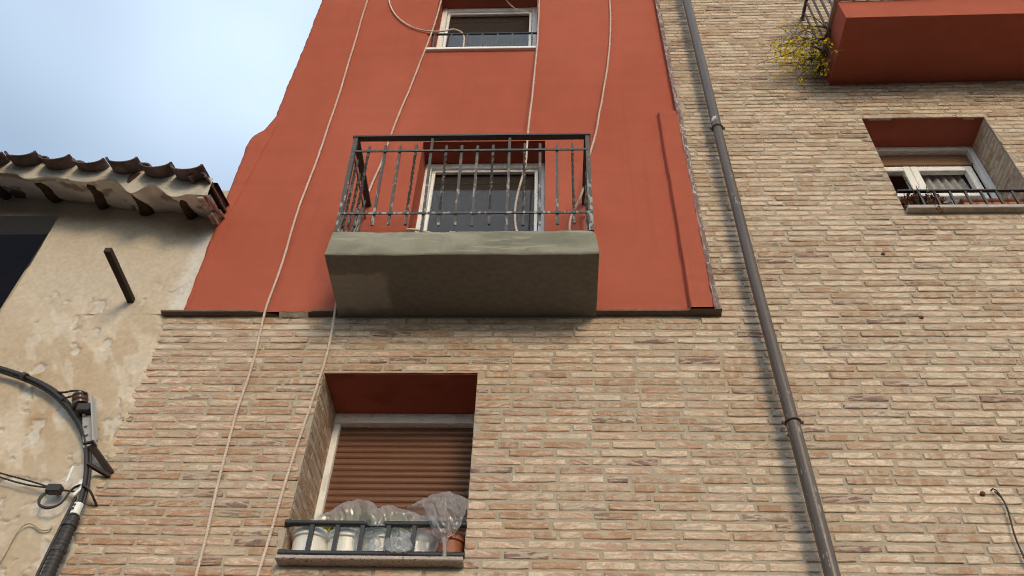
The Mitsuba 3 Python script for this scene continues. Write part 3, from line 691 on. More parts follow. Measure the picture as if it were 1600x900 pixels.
# ------------------------------------------------------------------ plastered house on the left
H = 'plastered_house'
tag(H, 'old house with stained ochre plaster and a sagging clay tiled eave at the left', 'building')
LO = (-5.2, -3.452, 4.9, 6.222)
def stain(X, Z):
    """base colour of the old plaster and how much of a flake is missing there."""
    n1 = meshkit.fbm(P3(X, Z, 1.3, 1.0), 4, 31); n2 = meshkit.fbm(P3(X * 1.5, Z * 0.8, 4.0, 2.0), 4, 37); n3 = meshkit.fbm(P3(X, Z, 16, 3.0), 4, 41)
    drag = meshkit.fbm(np.stack([X * 7 + Z * 4, Z * 2.5 - X * 1.0, X * 0 + 7], -1), 4, 43)
    h = ss(5.9, 4.6, Z)
    c0 = np.array([0.53, 0.455, 0.36]); c1 = np.array([0.46, 0.345, 0.23]); c2 = np.array([0.40, 0.255, 0.155])
    t = np.clip(h * 0.55 + 1.6 * (n1 - 0.45), 0, 1)[..., None]
    c = c0 * (1 - t) + c1 * t
    t = ss(0.55, 0.75, n2) * (0.25 + 0.6 * h) * ss(0.35, 0.6, n1); c = c * (1 - t[..., None]) + c2 * t[..., None]
    wash = ss(0.50, 0.66, drag) * (0.25 + 0.55 * h); c = c * (1 - wash[..., None]) + np.array([0.60, 0.52, 0.41]) * wash[..., None]
    flake = ss(0.645, 0.675, 0.60 * n2 + 0.42 * n3 + 0.08 * ss(4.6, 3.8, Z)) * ss(5.75, 5.35, Z)
    for fx, fz, fw, fh in ((-2.53, 3.90, 0.14, 0.07), (-2.42, 3.62, 0.07, 0.14), (-2.72, 4.50, 0.05, 0.05), (-2.40, 3.80, 0.03, 0.10), (-2.93, 5.18, 0.02, 0.06), (-2.66, 5.0, 0.03, 0.05), (-2.78, 4.05, 0.16, 0.03)):
        d = np.sqrt(((X - fx) / fw) ** 2 + ((Z - fz) / fh) ** 2) + 1.5 * (n3 - 0.5)
        flake = np.maximum(flake, 1 - ss(0.8, 1.0, d))
    # raw white edge against the painted wall
    e = ss(0.11, 0.02, -2.30 - X + 0.09 * (n3 - 0.5) - 0.02 * np.sin((Z - 5.3) * 3.5)) * ss(5.27, 5.33, Z) * ss(6.15, 5.95, Z)
    c = c * (1 - 0.85 * flake[..., None]) + np.array([0.56, 0.52, 0.455]) * 0.85 * flake[..., None]
    c = c * (1 - 0.8 * e[..., None]) + np.array([0.62, 0.60, 0.56]) * 0.8 * e[..., None]
    scrape = ss(0.585, 0.62, meshkit.fbm(np.stack([X * 15 + Z * 9, Z * 5 - X * 2, X * 0 + 2], -1), 4, 47)) * ss(0.50, 0.62, meshkit.fbm(P3(X, Z, 3.0, 6.0), 3, 48)) * ss(5.7, 5.2, Z)
    c = c * (1 - 0.5 * scrape[..., None]) + np.array([0.62, 0.56, 0.47]) * 0.5 * scrape[..., None]
    crack = np.abs(meshkit.fbm(P3(X, Z, 3.2, 9.0), 4, 51) - 0.5) < 0.0045
    crack = crack & (meshkit.noise(P3(X, Z, 1.5, 4.0), 5) > 0.97)
    c = np.where(crack[..., None], c * 0.78, c)
    grit = meshkit.fbm(P3(X, Z, 60, 1.0), 3, 61)
    return c * (0.86 + 0.28 * grit)[..., None], flake
def stucco_y(X, Z, fl):
    return -0.020 + 0.05 * (meshkit.fbm(P3(X, Z, 0.9, 3.0), 3, 71) - 0.5) * ss(-2.30, -2.75, X) + 0.008 * (meshkit.fbm(P3(X, Z, 9, 3.0), 3, 73) - 0.5) + 0.009 * fl
def stucco_patch(x0, x1, z0, z1, s, ragged=False):
    nu, nv = max(2, int((x1 - x0) / s) + 1), max(2, int((z1 - z0) / s) + 1)
    X, Z = np.meshgrid(np.linspace(x0, x1, nu), np.linspace(z0, z1, nv), indexing='ij')
    if ragged:
        zz = Z[0]
        xr = np.where(zz < 5.262, -2.330 + 0.045 * (meshkit.fbm(np.c_[zz * 9, zz * 0, zz * 0], 4, 81) - 0.5) * 2 - 0.035 * ss(4.9, 5.2, zz), -2.27)
        X = x0 + (X - x0) * ((xr - x0) / (x1 - x0))[None]
    c, fl = stain(X, Z); Y = stucco_y(X, Z, fl)
    if ragged:
        low = (Z < 5.262); u = (xr[None] - X)
        Y = np.where(low, Y + 0.020 * np.exp(-u / 0.02) + 0.006 * ss(0.2, 0.0, u), Y)
    return np.stack([X, Y, Z], -1).reshape(-1, 3), grid(nu, nv), c.reshape(-1, 3)
VV, FF, CC, nn = [], [], [], 0
for a in ((-3.452, -2.30, 3.2, 6.5, 0.0065, True), (-5.2, -3.452, 3.0, 4.9, 0.03), (-5.2, -3.452, 6.222, 6.5, 0.012), (-8.0, -5.2, 0.0, 6.5, 0.1), (-5.2, -2.37, 0.0, 3.2, 0.05)):
    v, f, c = stucco_patch(*a); VV.append(v); FF.append(f + nn); CC.append(c); nn += len(v)
v0 = np.array([[LO[1], -0.02, LO[2]], [LO[1], 0.15, LO[2]], [LO[1], 0.15, LO[3]], [LO[1], -0.02, LO[3]], [LO[0], -0.02, LO[3]], [LO[0], 0.15, LO[3]]])
VV.append(v0); FF.append(np.array([[0, 1, 2], [0, 2, 3], [3, 2, 5], [3, 5, 4]]) + nn); CC.append(np.tile([0.45, 0.40, 0.33], (6, 1)))
add(H + '__plaster_wall', (np.vstack(VV), np.vstack(FF)), 'mat_stucco', smooth=True, color=np.vstack(CC))
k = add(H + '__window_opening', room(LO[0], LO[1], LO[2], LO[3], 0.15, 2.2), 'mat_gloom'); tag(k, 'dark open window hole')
# eave: soffit with plaster vaults, beams, fascia, clay tiles
sx = np.array([-5.6, -4.30, -4.035, -3.860, -3.776, -3.685, -3.624, -3.546, -3.480, -3.422, -3.327, -3.175, -3.106, -3.063, -3.005, -2.930, -2.865, -2.789, -2.729, -2.704, -2.675, -2.615, -2.543, -2.491, -2.415, -2.390, -2.232])
sz = np.array([6.30, 6.30, 6.274, 6.286, 6.300, 6.299, 6.283, 6.239, 6.242, 6.263, 6.250, 6.206, 6.198, 6.201, 6.225, 6.224, 6.181, 6.089, 6.07, 6.125, 6.150, 6.153, 6.093, 6.038, 6.030, 6.06, 6.04]) - 0.035
wx = np.array([-5.6, -3.99, -3.70, -3.19, -2.84, -2.52, -2.232]); wz = np.array([6.45, 6.436, 6.433, 6.332, 6.262, 6.235, 6.16])
YE = -0.36
xs = np.linspace(-5.6, -2.232, 420); vs = np.linspace(0, 1, 16)
zo, zw = np.interp(xs, sx, sz), np.interp(xs, wx, wz) + 0.006 * np.sin(xs * 9)
zo = np.convolve(np.pad(zo, 3, mode='edge'), np.ones(7) / 7, 'valid')
X = np.repeat(xs[:, None], 16, 1); Vv = np.repeat(vs[None], 420, 0)
Zs = zw[:, None] + (zo - zw)[:, None] * Vv ** 1.15
Ys = -0.012 + (YE + 0.012) * Vv
pn = np.stack([X * 5, Ys * 5, Zs], -1)
Zs = Zs + 0.014 * (meshkit.fbm(pn, 4, 7) - 0.5)
c = np.array([0.61, 0.565, 0.52]) * (0.84 + 0.32 * meshkit.fbm(pn * 3, 4, 3))[..., None]
fallen = ss(0.60, 0.66, meshkit.fbm(np.stack([X * 6, Ys * 8, X * 0], -1), 4, 23))
for fx, fy, fr in ((-3.28, -0.22, 0.05), (-3.02, -0.24, 0.035), (-2.56, -0.22, 0.09), (-2.36, -0.16, 0.05)):
    fallen = np.maximum(fallen, ss(1.0, 0.75, np.sqrt((X - fx) ** 2 + ((Ys - fy) * 1.3) ** 2) / fr + 0.9 * (meshkit.fbm(pn * 5, 3, 5) - 0.5)))
c = c * (1 - 0.8 * fallen[..., None]) + np.array([0.27, 0.185, 0.14]) * 0.8 * fallen[..., None]
Zs = Zs + 0.008 * fallen
sof = trimesh.Trimesh(np.stack([X, Ys, Zs], -1).reshape(-1, 3), grid(420, 16)[:, ::-1], process=False)
add(H + '__eave_soffit', (sof.vertices, sof.faces), 'mat_stucco', smooth=True, color=c.reshape(-1, 3))
# fascia: from the wavy lower edge up to the tiles
tx = np.array([-5.6, -4.6, -3.66, -3.05, -2.73, -2.40, -2.2]); tzz = np.array([6.38, 6.38, 6.355, 6.295, 6.245, 6.180, 6.125])
ztile = np.interp(xs, tx, tzz)
vf = np.linspace(0, 1, 10)
Zf = Zs[:, -1][:, None] + (ztile + 0.03 - Zs[:, -1])[:, None] * vf[None]
Yf = YE - 0.004 - 0.02 * vf[None] + 0.016 * (meshkit.fbm(np.stack([np.repeat(xs[:, None], 10, 1) * 7, Zf * 7, Zf * 0], -1), 3, 15) - 0.5)
Yf[:, 0] = YE
cf = np.array([0.55, 0.50, 0.425]) * (0.84 + 0.3 * meshkit.fbm(np.stack([np.repeat(xs[:, None], 10, 1) * 20, Zf * 20, Zf * 0], -1), 4, 19))[..., None]
add(H + '__eave_fascia', (np.stack([np.repeat(xs[:, None], 10, 1), Yf, Zf], -1).reshape(-1, 3), grid(420, 10)), 'mat_stucco', smooth=True, color=cf.reshape(-1, 3))
# old beams showing through the plaster
for xw, zw_, xo_, zo_, r, y1 in ((-3.545, 6.41, -3.505, 6.262, 0.040, -0.30), (-3.17, 6.325, -3.10, 6.210, 0.042, -0.335), (-2.835, 6.265, -2.765, 6.160, 0.058, -0.372), (-2.51, 6.215, -2.435, 6.055, 0.036, -0.33), (-3.93, 6.44, -3.87, 6.285, 0.03, -0.30)):
    t = np.linspace(0, 1, 14)[:, None]
    p = np.array([[xw, 0.02, zw_ + 0.012]]) * (1 - t) + np.array([[xo_, y1, zo_ + 0.012]]) * t
    p[:, 0] += 0.006 * np.sin(t[:, 0] * 9 + xw * 5)
    m = tube(p, r * (0.92 + 0.16 * meshkit.noise(np.c_[t * 6, t * 0 + xw, t * 0])), 14)
    m.vertices = m.vertices + 0.010 * (meshkit.fbm(m.vertices * 28, 3, 2)[:, None] - 0.5)
    k = add(H + '__beam', m, 'mat_wood', smooth=50)
# clay tiles
def half_tile(xc, z, up, r, y0, y1, slope, th=0.013, taper=0.012):
    n, m = 14, 12
    a = np.linspace(0, math.pi, n)
    outr, V = [], []
    for rr in (r, r - th):
        for j in range(m):
            f = j / (m - 1); y = y0 + (y1 - y0) * f; R = rr - taper * f * (1 if up else -1) * 0.5
            wob = 0.004 * math.sin(3 * f + xc * 30)
            zc = z + slope * (y - y0)
            sgn = 1 if up else -1
            V.append(np.c_[xc + R * np.cos(a) + wob, np.full(n, y), zc + sgn * R * np.sin(a) * (0.88 if up else 0.54)])
    V = np.array(V).reshape(2, m, n, 3)
    V = V + 0.008 * (meshkit.fbm(V.reshape(-1, 3) * 9, 3, 6).reshape(2, m, n, 1) - 0.5)
    A = trimesh.Trimesh(V[0].reshape(-1, 3), grid(m, n), process=False); Bm = trimesh.Trimesh(V[1].reshape(-1, 3), grid(m, n)[:, ::-1], process=False)
    front = trimesh.Trimesh(np.vstack([V[0][0], V[1][0]]), grid(2, n), process=False)
    e1 = trimesh.Trimesh(np.vstack([V[0][:, 0], V[1][:, 0]]), grid(2, m), process=False); e2 = trimesh.Trimesh(np.vstack([V[0][:, -1], V[1][:, -1]]), grid(2, m), process=False)
    return cat_mesh([A, Bm, front, e1, e2])
chx = [-5.50, -5.255, -5.01, -4.765, -4.52, -4.28, -4.05, -3.815, -3.585, -3.345, -3.09, -2.845, -2.61, -2.385]
SL = 0.29
rest = []
for i, x in enumerate(chx):
    z = float(np.interp(x, tx, tzz)) + rnd.uniform(-.008, .008)
    y0 = YE - 0.125 + rnd.uniform(-.02, .02)
    add(H + '__roof_tile', half_tile(x + rnd.uniform(-.01, .01), z - 0.010, False, 0.108, y0, y0 + 0.52, SL), 'mat_clay', smooth=50)
    xc = x + (chx[i + 1] - x if i + 1 < len(chx) else 0.22) / 2
    zc = float(np.interp(xc, tx, tzz)) + rnd.uniform(-.006, .006)
    if i + 1 < len(chx): add(H + '__roof_tile', half_tile(xc, zc - 0.022, True, 0.070, y0 + 0.06 + rnd.uniform(0.0, .04), y0 + 0.52, SL), 'mat_clay', smooth=50)
    for j in range(1, 6):
        rest.append(half_tile(x, z + 0.015 + SL * 0.40 * j, False, 0.105, y0 + .40 * j, y0 + .40 * j + .45, SL))
        if i + 1 < len(chx): rest.append(half_tile(xc, zc + 0.015 + SL * 0.40 * j, True, 0.085, y0 + .40 * j, y0 + .40 * j + .45, SL))
add(H + '__roof_tile', half_tile(-2.300, 6.09, True, 0.062, YE - 0.09, YE + 0.40, SL), 'mat_clay', smooth=50)
k = add(H + '__roof_tile', cat_mesh(rest), 'mat_clay', smooth=50); tag(k, 'the clay tiles further up the roof', kind='stuff')
# stepped brick and tile layers at the broken end of the eave
for j in range(4):
    z = 5.985 + 0.028 * j
    for q in range(2):
        ya, yb_ = -0.355 + 0.02 * j + q * 0.17, -0.355 + 0.02 * j + q * 0.17 + rnd.uniform(.13, .16)
        m = box(-2.30, -2.262 + 0.014 * rnd.random(), ya, yb_, z, z + 0.024, 0.005)
        m.vertices[:, 2] += (m.vertices[:, 1] + 0.35) * SL
        add(H + '__eave_brick', m, 'mat_endbrick')
# roof board so that no sky shows through the tiles, and the house body
add(H + '__roof_deck', cat_mesh([quad((-5.6, -0.30, 6.47), (-3.5, -0.30, 6.45), (-3.5, 2.6, 7.25), (-5.6, 2.6, 7.25)), quad((-3.5, -0.30, 6.45), (-2.24, -0.30, 6.22), (-2.24, 2.6, 7.02), (-3.5, 2.6, 7.25))]), 'mat_wood')
add(H + '__body', cat_mesh([quad((-8, 2.6, 0), (-2.24, 2.6, 0), (-2.24, 2.6, 7.0), (-8, 2.6, 7.2)), quad((-8, 0, 6.4), (-5.6, 0, 6.4), (-5.6, 2.6, 7.2), (-8, 2.6, 7.2))]), 'mat_clay')

k = add('iron_bar', bar((-2.634, 0.05, 5.372), (-2.628, -0.455, 5.372), 0.040, 0.034), 'mat_rustbar')
tag(k, 'dark square bar jutting straight out of the ochre plaster under the eave', 'iron bar')

for x, z, l in ((2.215, 5.235, 'rusty wall plug in the bricks near the right edge of the picture'), (2.145, 5.80, 'small rusty wall plug in the bricks below the casement window'), (2.145, 4.025, 'dark wall plug beside the twin wire at the lower right')):
    m = trimesh.creation.icosphere(2, .013); m.vertices *= [1, .7, 1]; m.vertices += 0.008 * (meshkit.noise(m.vertices * 90 + x)[:, None] - .5); m.apply_translation((x, -.008, z))
    k = add('wall_plug', m, 'mat_rustplug', smooth=True); tag(k, l, 'wall plug')
# ------------------------------------------------------------------ ropes
R1 = [(-1.735, -.060, 10.4), (-1.731, -.062, 9.39), (-1.719, -.06, 8.30), (-1.713, -.062, 7.31), (-1.717, -.06, 7.01), (-1.737, -.06, 6.27), (-1.733, -.06, 5.58), (-1.740, -.056, 5.22), (-1.728, -.04, 4.934), (-1.725, -.035, 4.5), (-1.702, -.03, 3.971), (-1.668, -.03, 3.52), (-1.65, -.03, 2.6)]
R2 = [(-0.98, -.06, 10.3), (-1.018, -.06, 9.37), (-1.069, -.06, 8.51), (-1.142, -.062, 7.77), (-1.204, -.065, 7.11), (-1.236, -.065, 6.73), (-1.262, -.06, 6.52), (-1.292, -.06, 6.20), (-1.322, -.06, 5.74), (-1.306, -.055, 5.23), (-1.299, -.035, 4.988), (-1.32, -.032, 4.603), (-1.355, -.03, 4.098), (-1.375, -.03, 3.532), (-1.39, -.03, 2.6)]
R3 = [(-0.08, -.06, 10.3), (-0.087, -.06, 9.34), (-0.095, -.08, 8.792), (-0.114, -.12, 7.947), (-0.154, -.20, 6.89), (-0.175, -.25, 6.374), (-0.205, -.30, 5.729), (-0.22, -.31, 5.52), (-0.28, -.30, 5.490), (-0.45, -.33, 5.487), (-0.62, -.36, 5.487)]
R4 = [(0.60, -.06, 10.3), (0.573, -.06, 9.32), (0.528, -.07, 8.45), (0.45, -.10, 7.768), (0.396, -.12, 7.361), (0.339, -.15, 6.955), (0.282, -.17, 6.664), (0.204, -.20, 6.152), (0.128, -.25, 5.779), (0.09, -.28, 5.52), (0.03, -.30, 5.49), (-0.05, -.34, 5.488)]
for p, l in ((R1, 'leftmost pale rope hanging over the red wall down past the bricks'), (R2, 'pale rope hanging beside the left end of the cement balcony and past its slab'), (R3, 'pale rope ending on the cement balcony in front of its glazed door'), (R4, 'rightmost pale rope hanging into the right end of the cement balcony')):
    k = add('rope', rope(p), 'mat_rope', smooth=True); tag(k, l, 'rope')
coil = [(-0.66 + 0.20 * math.cos(t) * (0.5 + 0.5 * math.sin(0.5 * t)), -.42 + 0.03 * math.sin(1.7 * t), 5.50 + 0.05 * abs(math.sin(t * 0.5 + .3)) ) for t in np.linspace(0.2, 6.8, 24)]
k = add('cable_coil', tube(spline(coil, 0.01), 0.008, 6), 'mat_rope', smooth=True); tag(k, 'loose pale cable coil lying on the cement balcony floor', 'cable')
k = add('window_cable', tube(spline([(-1.56, -.055, 10.0), (-1.532, -.056, 9.43), (-1.43, -.058, 9.10), (-1.27, -.058, 8.872), (-1.07, -.06, 8.756), (-0.91, -.062, 8.765), (-0.86, -.055, 8.795), (-0.80, -.045, 8.775), (-0.755, -.03, 8.66), (-0.735, -.01, 8.47)], 0.015), 0.0075, 8), 'mat_rope', smooth=True)
tag(k, 'pale cable sagging across the red wall into the topmost window', 'cable')
k = add('head_cable', tube(spline([(-0.50, .02, 9.80), (-0.44, .06, 9.66), (-0.37, .10, 9.565), (-0.30, .13, 9.52), (-0.2, .15, 9.53)], 0.015), 0.005, 6), 'mat_rope', smooth=True)
tag(k, 'short pale cable looping under the head of the topmost window', 'cable')
# rubble beside the rope on the balcony floor
rb = []
for i in range(9):
    m = trimesh.creation.icosphere(1, rnd.uniform(.012, .028)); m.vertices *= [1.6, 1, .6]
    m.vertices += 0.012 * (meshkit.noise(m.vertices * 70 + i)[:, None] - .5); m.apply_translation((0.01 + i * 0.018 + rnd.uniform(-.01, .01), -0.44 + rnd.uniform(-.02, .02), 5.49 + rnd.uniform(0, .01))); rb.append(m)
k = add('rubble', cat_mesh(rb), 'mat_strip', smooth=40); tag(k, 'small heap of mortar rubble on the right of the balcony floor', 'rubble', kind='stuff')

# ------------------------------------------------------------------ cables and insulator at the lower left
C0 = np.array([(-4.2, -.14, 4.84), (-3.6, -.12, 4.83), (-3.302, -.10, 4.792), (-3.172, -.09, 4.758), (-2.992, -.085, 4.696), (-2.803, -.08, 4.603), (-2.638, -.08, 4.469), (-2.522, -.08, 4.339), (-2.433, -.08, 4.175), (-2.372, -.08, 3.985), (-2.352, -.085, 3.869), (-2.352, -.09, 3.727), (-2.352, -.09, 3.477), (-2.34, -.09, 2.6)])
q = 'cable_bundle'
tag(q, 'thick black cable bundle curving down along the border of plaster and brick', 'cable')
for o, r in (((0, 0, 0), .0110), ((.013, .010, .010), .0085), ((-.005, .014, -.013), .0085)):
    add(q + '__cable', tube(spline(C0 + np.array(o), 0.02), r, 8), 'mat_cable', smooth=True)
low = np.array([(-2.350, -.085, 3.80), (-2.350, -.085, 3.70), (-2.352, -.085, 3.55), (-2.35, -.085, 3.40), (-2.34, -.085, 2.6)])
zl = spline(low, .006)
add(q + '__sleeve', tube(zl, 0.030 + 0.004 * meshkit.noise(np.c_[zl[:, 2] * 40, zl[:, 0], zl[:, 1] * 0]) + 0.002 * np.sin(zl[:, 2] * 300), 12), 'mat_cable', smooth=True)
add(q + '__cable', tube(spline(np.array([(-2.40, -.06, 3.93), (-2.408, -.06, 3.78), (-2.415, -.06, 3.62), (-2.418, -.06, 3.50), (-2.42, -.06, 2.6)]), .02), .008, 8), 'mat_cable', smooth=True)
for z in (3.62, 3.47, 3.755): add(q + '__tie', tube([(-2.352, -.085, z - .010), (-2.352, -.085, z + .010)], 0.037, 12), 'mat_cable', smooth=30)
for x, z in ((-2.99, 4.705), (-3.0, 4.70)): pass
add(q + '__tie', tube([(-3.010, -.086, 4.704), (-2.985, -.086, 4.692)], 0.024, 10), 'mat_cable', smooth=30)
k = add(q + '__marker_tape', tube([(-2.350, -.088, 3.872), (-2.350, -.088, 3.812)], 0.0235, 14), 'mat_white', smooth=40); tag(k, 'white marker tape round the black cables')
add(q + '__marker_mark', cat_mesh([box(-2.362, -2.350, -.1135, -.1105, 3.853, 3.858), box(-2.358, -2.353, -.1135, -.1105, 3.846, 3.862), box(-2.365, -2.352, -.1135, -.1105, 3.828, 3.840)]), 'mat_cable')

q = 'insulator_bracket'
tag(q, 'grey steel wall bracket carrying a brown ceramic insulator beside the cables', 'insulator bracket')
prof = [(0.016, 0), (0.034, .004), (0.036, .014), (0.026, .022), (0.034, .030), (0.036, .040), (0.026, .048), (0.034, .056), (0.035, .066), (0.022, .078), (0.014, .086)]
m = trimesh.creation.revolve(np.array([(0, 0)] + prof + [(0, .086)]), sections=20); m.vertices *= 1.2
m.apply_transform(trimesh.transformations.rotation_matrix(math.radians(-22), (0, 1, 0))); m.apply_translation((-2.578, -.10, 4.475))
add(q + '__insulator', m, 'mat_ceramic', smooth=40)
add(q + '__plate', cat_mesh([bar((-2.555, -.085, 4.53), (-2.430, -.085, 4.225), .072, .008), bar((-2.522, -.112, 4.525), (-2.396, -.112, 4.225), .008, .055)]), 'mat_galv')
add(q + '__clamp', cat_mesh([box(-2.575, -2.500, -.135, -.07, 4.425, 4.475, .004)]), 'mat_cable')
for f in (0.35, 0.6, 0.8): add(q + '__bolt', tube([(-2.585 + .14 * f, -.088, 4.52 - .285 * f), (-2.585 + .14 * f, -.102, 4.52 - .285 * f)], .009, 6), 'mat_galv')
add(q + '__strut', cat_mesh([bar((-2.425, -.09, 4.225), (-2.300, -.006, 4.105), .030, .022), bar((-2.40, -.09, 4.11), (-2.300, -.01, 4.085), .018), bar((-2.47, -.092, 4.235), (-2.40, -.092, 4.25), .012)]), 'mat_rustbar')
add(q + '__tie_wire', cat_mesh([tube(spline([(-2.80, -.085, 4.605), (-2.70, -.10, 4.575), (-2.60, -.135, 4.555), (-2.56, -.12, 4.55)], .02), .006, 6), tube(spline([(-2.72, -.085, 4.53), (-2.64, -.12, 4.53), (-2.57, -.13, 4.535)], .02), .006, 6)]), 'mat_cable', smooth=True)
k = add('cable_tie', bar((-2.468, -.09, 4.095), (-2.462, -.095, 4.0), .010, .003), 'mat_white'); tag(k, 'loose white plastic tie tail sticking out beside the black cables', 'cable tie')

q = 'service_cable'
tag(q, 'pair of thin black service wires with a splice box at the lower left', 'cable')
for o in (0.0, 0.022): add(q + '__wire', tube(spline([(-3.6, -.10, 4.20 + o), (-2.93, -.07, 4.065 + o), (-2.851, -.06, 4.045 + o), (-2.621, -.06, 3.990 + o * .7), (-2.545, -.06, 3.982), (-2.45, -.06, 3.965), (-2.37, -.07, 3.955)], .02), .0048, 6), 'mat_cable', smooth=True)
add(q + '__splice_box', box(-2.562, -2.487, -.09, -.045, 3.945, 3.992, .006), 'mat_cable')
for s in (1.0, .78): add(q + '__loop', tube(spline([(-2.535, -.07, 3.955), (-2.545 - .03 * s, -.075, 3.915), (-2.55 - .01 * s, -.08, 3.875), (-2.50, -.08, 3.875 - .022 * s), (-2.452, -.08, 3.88), (-2.432, -.08, 3.945), (-2.39, -.085, 3.985)], .01), .006, 6), 'mat_cable', smooth=True)
add(q + '__connector', cat_mesh([bar((-2.42, -.07, 3.965), (-2.385, -.075, 4.02), .022, .014), bar((-2.405, -.075, 3.93), (-2.372, -.08, 3.985), .018, .012)]), 'mat_white')
add(q + '__lead', tube(spline([(-2.37, -.10, 3.975), (-2.33, -.08, 3.955), (-2.312, -.05, 3.93), (-2.305, -.01, 3.915)], .01), .007, 6), 'mat_cable', smooth=True)
k = add('cream_wire', tube(spline([(-2.70, -.025, 3.2), (-2.653, -.03, 3.586), (-2.646, -.03, 3.654), (-2.637, -.032, 3.745), (-2.602, -.036, 3.792), (-2.55, -.036, 3.778), (-2.505, -.034, 3.757), (-2.483, -.032, 3.762), (-2.478, -.03, 3.785)], .01), .0048, 6), 'mat_creamwire', smooth=True)
tag(k, 'cream coloured wire hooked on the plaster in the bottom left corner', 'wire')
k = add('wall_wire', cat_mesh([tube(spline([(2.190, .0, 4.045), (2.200, -.03, 4.036), (2.212, -.03, 4.01), (2.208, -.03, 3.84), (2.20, -.03, 3.62), (2.19, -.03, 3.2)], .02), .0036, 6), tube(spline([(2.20, -.02, 4.03), (2.218, -.028, 3.98), (2.202, -.03, 3.80), (2.212, -.03, 3.62), (2.20, -.03, 3.2)], .02), .0036, 6)]), 'mat_cable', smooth=True)
tag(k, 'dark twin wire hanging on the bricks at the lower right', 'wire')

# ------------------------------------------------------------------ pots, plants and plastic on the shuttered window's sill
def pot(name, x, y, z, r0, r1, h, mat, lab, cat, sy=1.0, group=None):
    pr = [(0, 0), (r0, 0), (r0 + (r1 - r0) * .8, h * .80), (r1 * 1.09, h * .81), (r1 * 1.11, h * .83), (r1 * 1.11, h * .97), (r1 * 1.07, h), (r1 * .98, h), (r1 * .95, h * .85), (0, h * .85)]
    m = trimesh.creation.revolve(np.array(pr), sections=28); m.vertices *= [1, sy, 1]; m.apply_translation((x, y, z))
    k = add(name, m, mat, smooth=35); tag(k, lab, cat, group)
pot('flower_pot', -1.200, .115, 3.619, .082, .094, .205, 'mat_paleplastic', 'leftmost white plastic flower pot behind the guard rail', 'flower pot')
pot('flower_pot', -1.020, .125, 3.619, .086, .098, .200, 'mat_paleplastic', 'second white plastic flower pot from the left behind the guard rail', 'flower pot')
pot('flower_pot', -0.842, .125, 3.619, .080, .092, .195, 'mat_paleplastic', 'white flower pot wrapped in film at the middle of the sill', 'flower pot')
pot('flower_pot', -0.672, .135, 3.619, .076, .090, .19, 'mat_paleplastic', 'rightmost white flower pot on the sill, mostly hidden by plastic', 'flower pot')
pot('terracotta_pot', -0.497, .10, 3.619, .060, .076, .185, 'mat_terracotta', 'brown terracotta pot at the right end of the shuttered window sill', 'flower pot')
def leaf_cloud(cs, n, size, seed, flat=.5):
    g = np.random.default_rng(seed); V, F = [], []
    for i in range(n):
        cx, cy, cz, rx, ry, rz = cs[g.integers(len(cs))]
        d = g.normal(size=3); d /= np.linalg.norm(d)
        p = np.array([cx, cy, cz]) + d * np.array([rx, ry, rz]) * g.random() ** .5
        a = g.normal(size=3); a /= np.linalg.norm(a); b = np.cross(a, g.normal(size=3)); b /= np.linalg.norm(b)
        c = np.cross(a, b); s = size * g.uniform(.6, 1.3)
        k0 = len(V); V += [p - a * s, p + b * s * flat + c * s * .2, p + a * s, p - b * s * flat + c * s * .2]; F += [[k0, k0 + 1, k0 + 2], [k0, k0 + 2, k0 + 3]]
    return trimesh.Trimesh(np.array(V), np.array(F), process=False)
plants = [((-1.16, .13, 3.85, .13, .10, .05), 260, 'small green plant in the leftmost white pot under the film'), ((-0.98, .15, 3.89, .13, .11, .09), 520, 'bushy yellowish green plant under the highest hump of the plastic film'), ((-0.79, .15, 3.88, .10, .10, .07), 340, 'green plant under the middle of the plastic film')]
for i, (c, n, l) in enumerate(plants):
    k = add('potted_plant', leaf_cloud([c], n, .022, 40 + i), 'mat_leaf'); tag(k, l, 'plant')
def film(nu, nv, pos, seed, amp=.022, freq=11, name=None):
    U, Vp = np.meshgrid(np.linspace(0, 1, nu), np.linspace(0, 1, nv), indexing='ij')
    p = pos(U, Vp)
    q = p * freq
    rid = lambda s, k: (1 - np.abs(2 * meshkit.fbm(q * k * [1.0, 1.0, 0.35] + q[..., ::-1] * [0.25, 0, 0.25], 3, seed + s) - 1)) ** 1.6
    off = np.stack([meshkit.fbm(q, 3, seed + 1) - .5, rid(2, 1.3) - .6, meshkit.fbm(q, 3, seed + 3) - .5], -1) * amp
    off += np.stack([rid(5, 3.1) - .6, rid(6, 3.3) - .6, rid(7, 2.9) - .6], -1) * amp * .34
    return trimesh.Trimesh((p + off).reshape(-1, 3), grid(nu, nv), process=False)
topx = np.array([-1.30, -1.24, -1.19, -1.12, -1.05, -0.99, -0.93, -0.885, -0.86, -0.82, -0.77, -0.71, -0.66])
topz = np.array([3.845, 3.87, 3.905, 3.975, 4.02, 4.045, 4.02, 3.975, 3.955, 3.995, 3.985, 3.95, 3.93])
lowz = np.interp
def cover(U, Vp):
    x = -1.29 + .72 * U
    zt_ = np.interp(x, topx, topz)
    zf = np.interp(x, [-1.3, -1.0, -.93, -.885, -.84, -.79, -.66], [3.835, 3.835, 3.825, 3.795, 3.790, 3.825, 3.82])
    yf = np.interp(x, [-1.3, -.96, -.90, -.84, -.78, -.6], [.03, .02, -.035, -.04, .0, .0])
    z = np.where(Vp < .5, 3.86 + (zt_ - 3.86) * np.sin(Vp * math.pi), zf + (zt_ - zf) * np.sin(Vp * math.pi))
    y = np.where(Vp < .5, .30 - .30 * Vp, np.interp(Vp, [.5, .8, 1], [0, 1, 1]) * (yf - .15) + .15)
    return np.stack([x, y, z], -1)
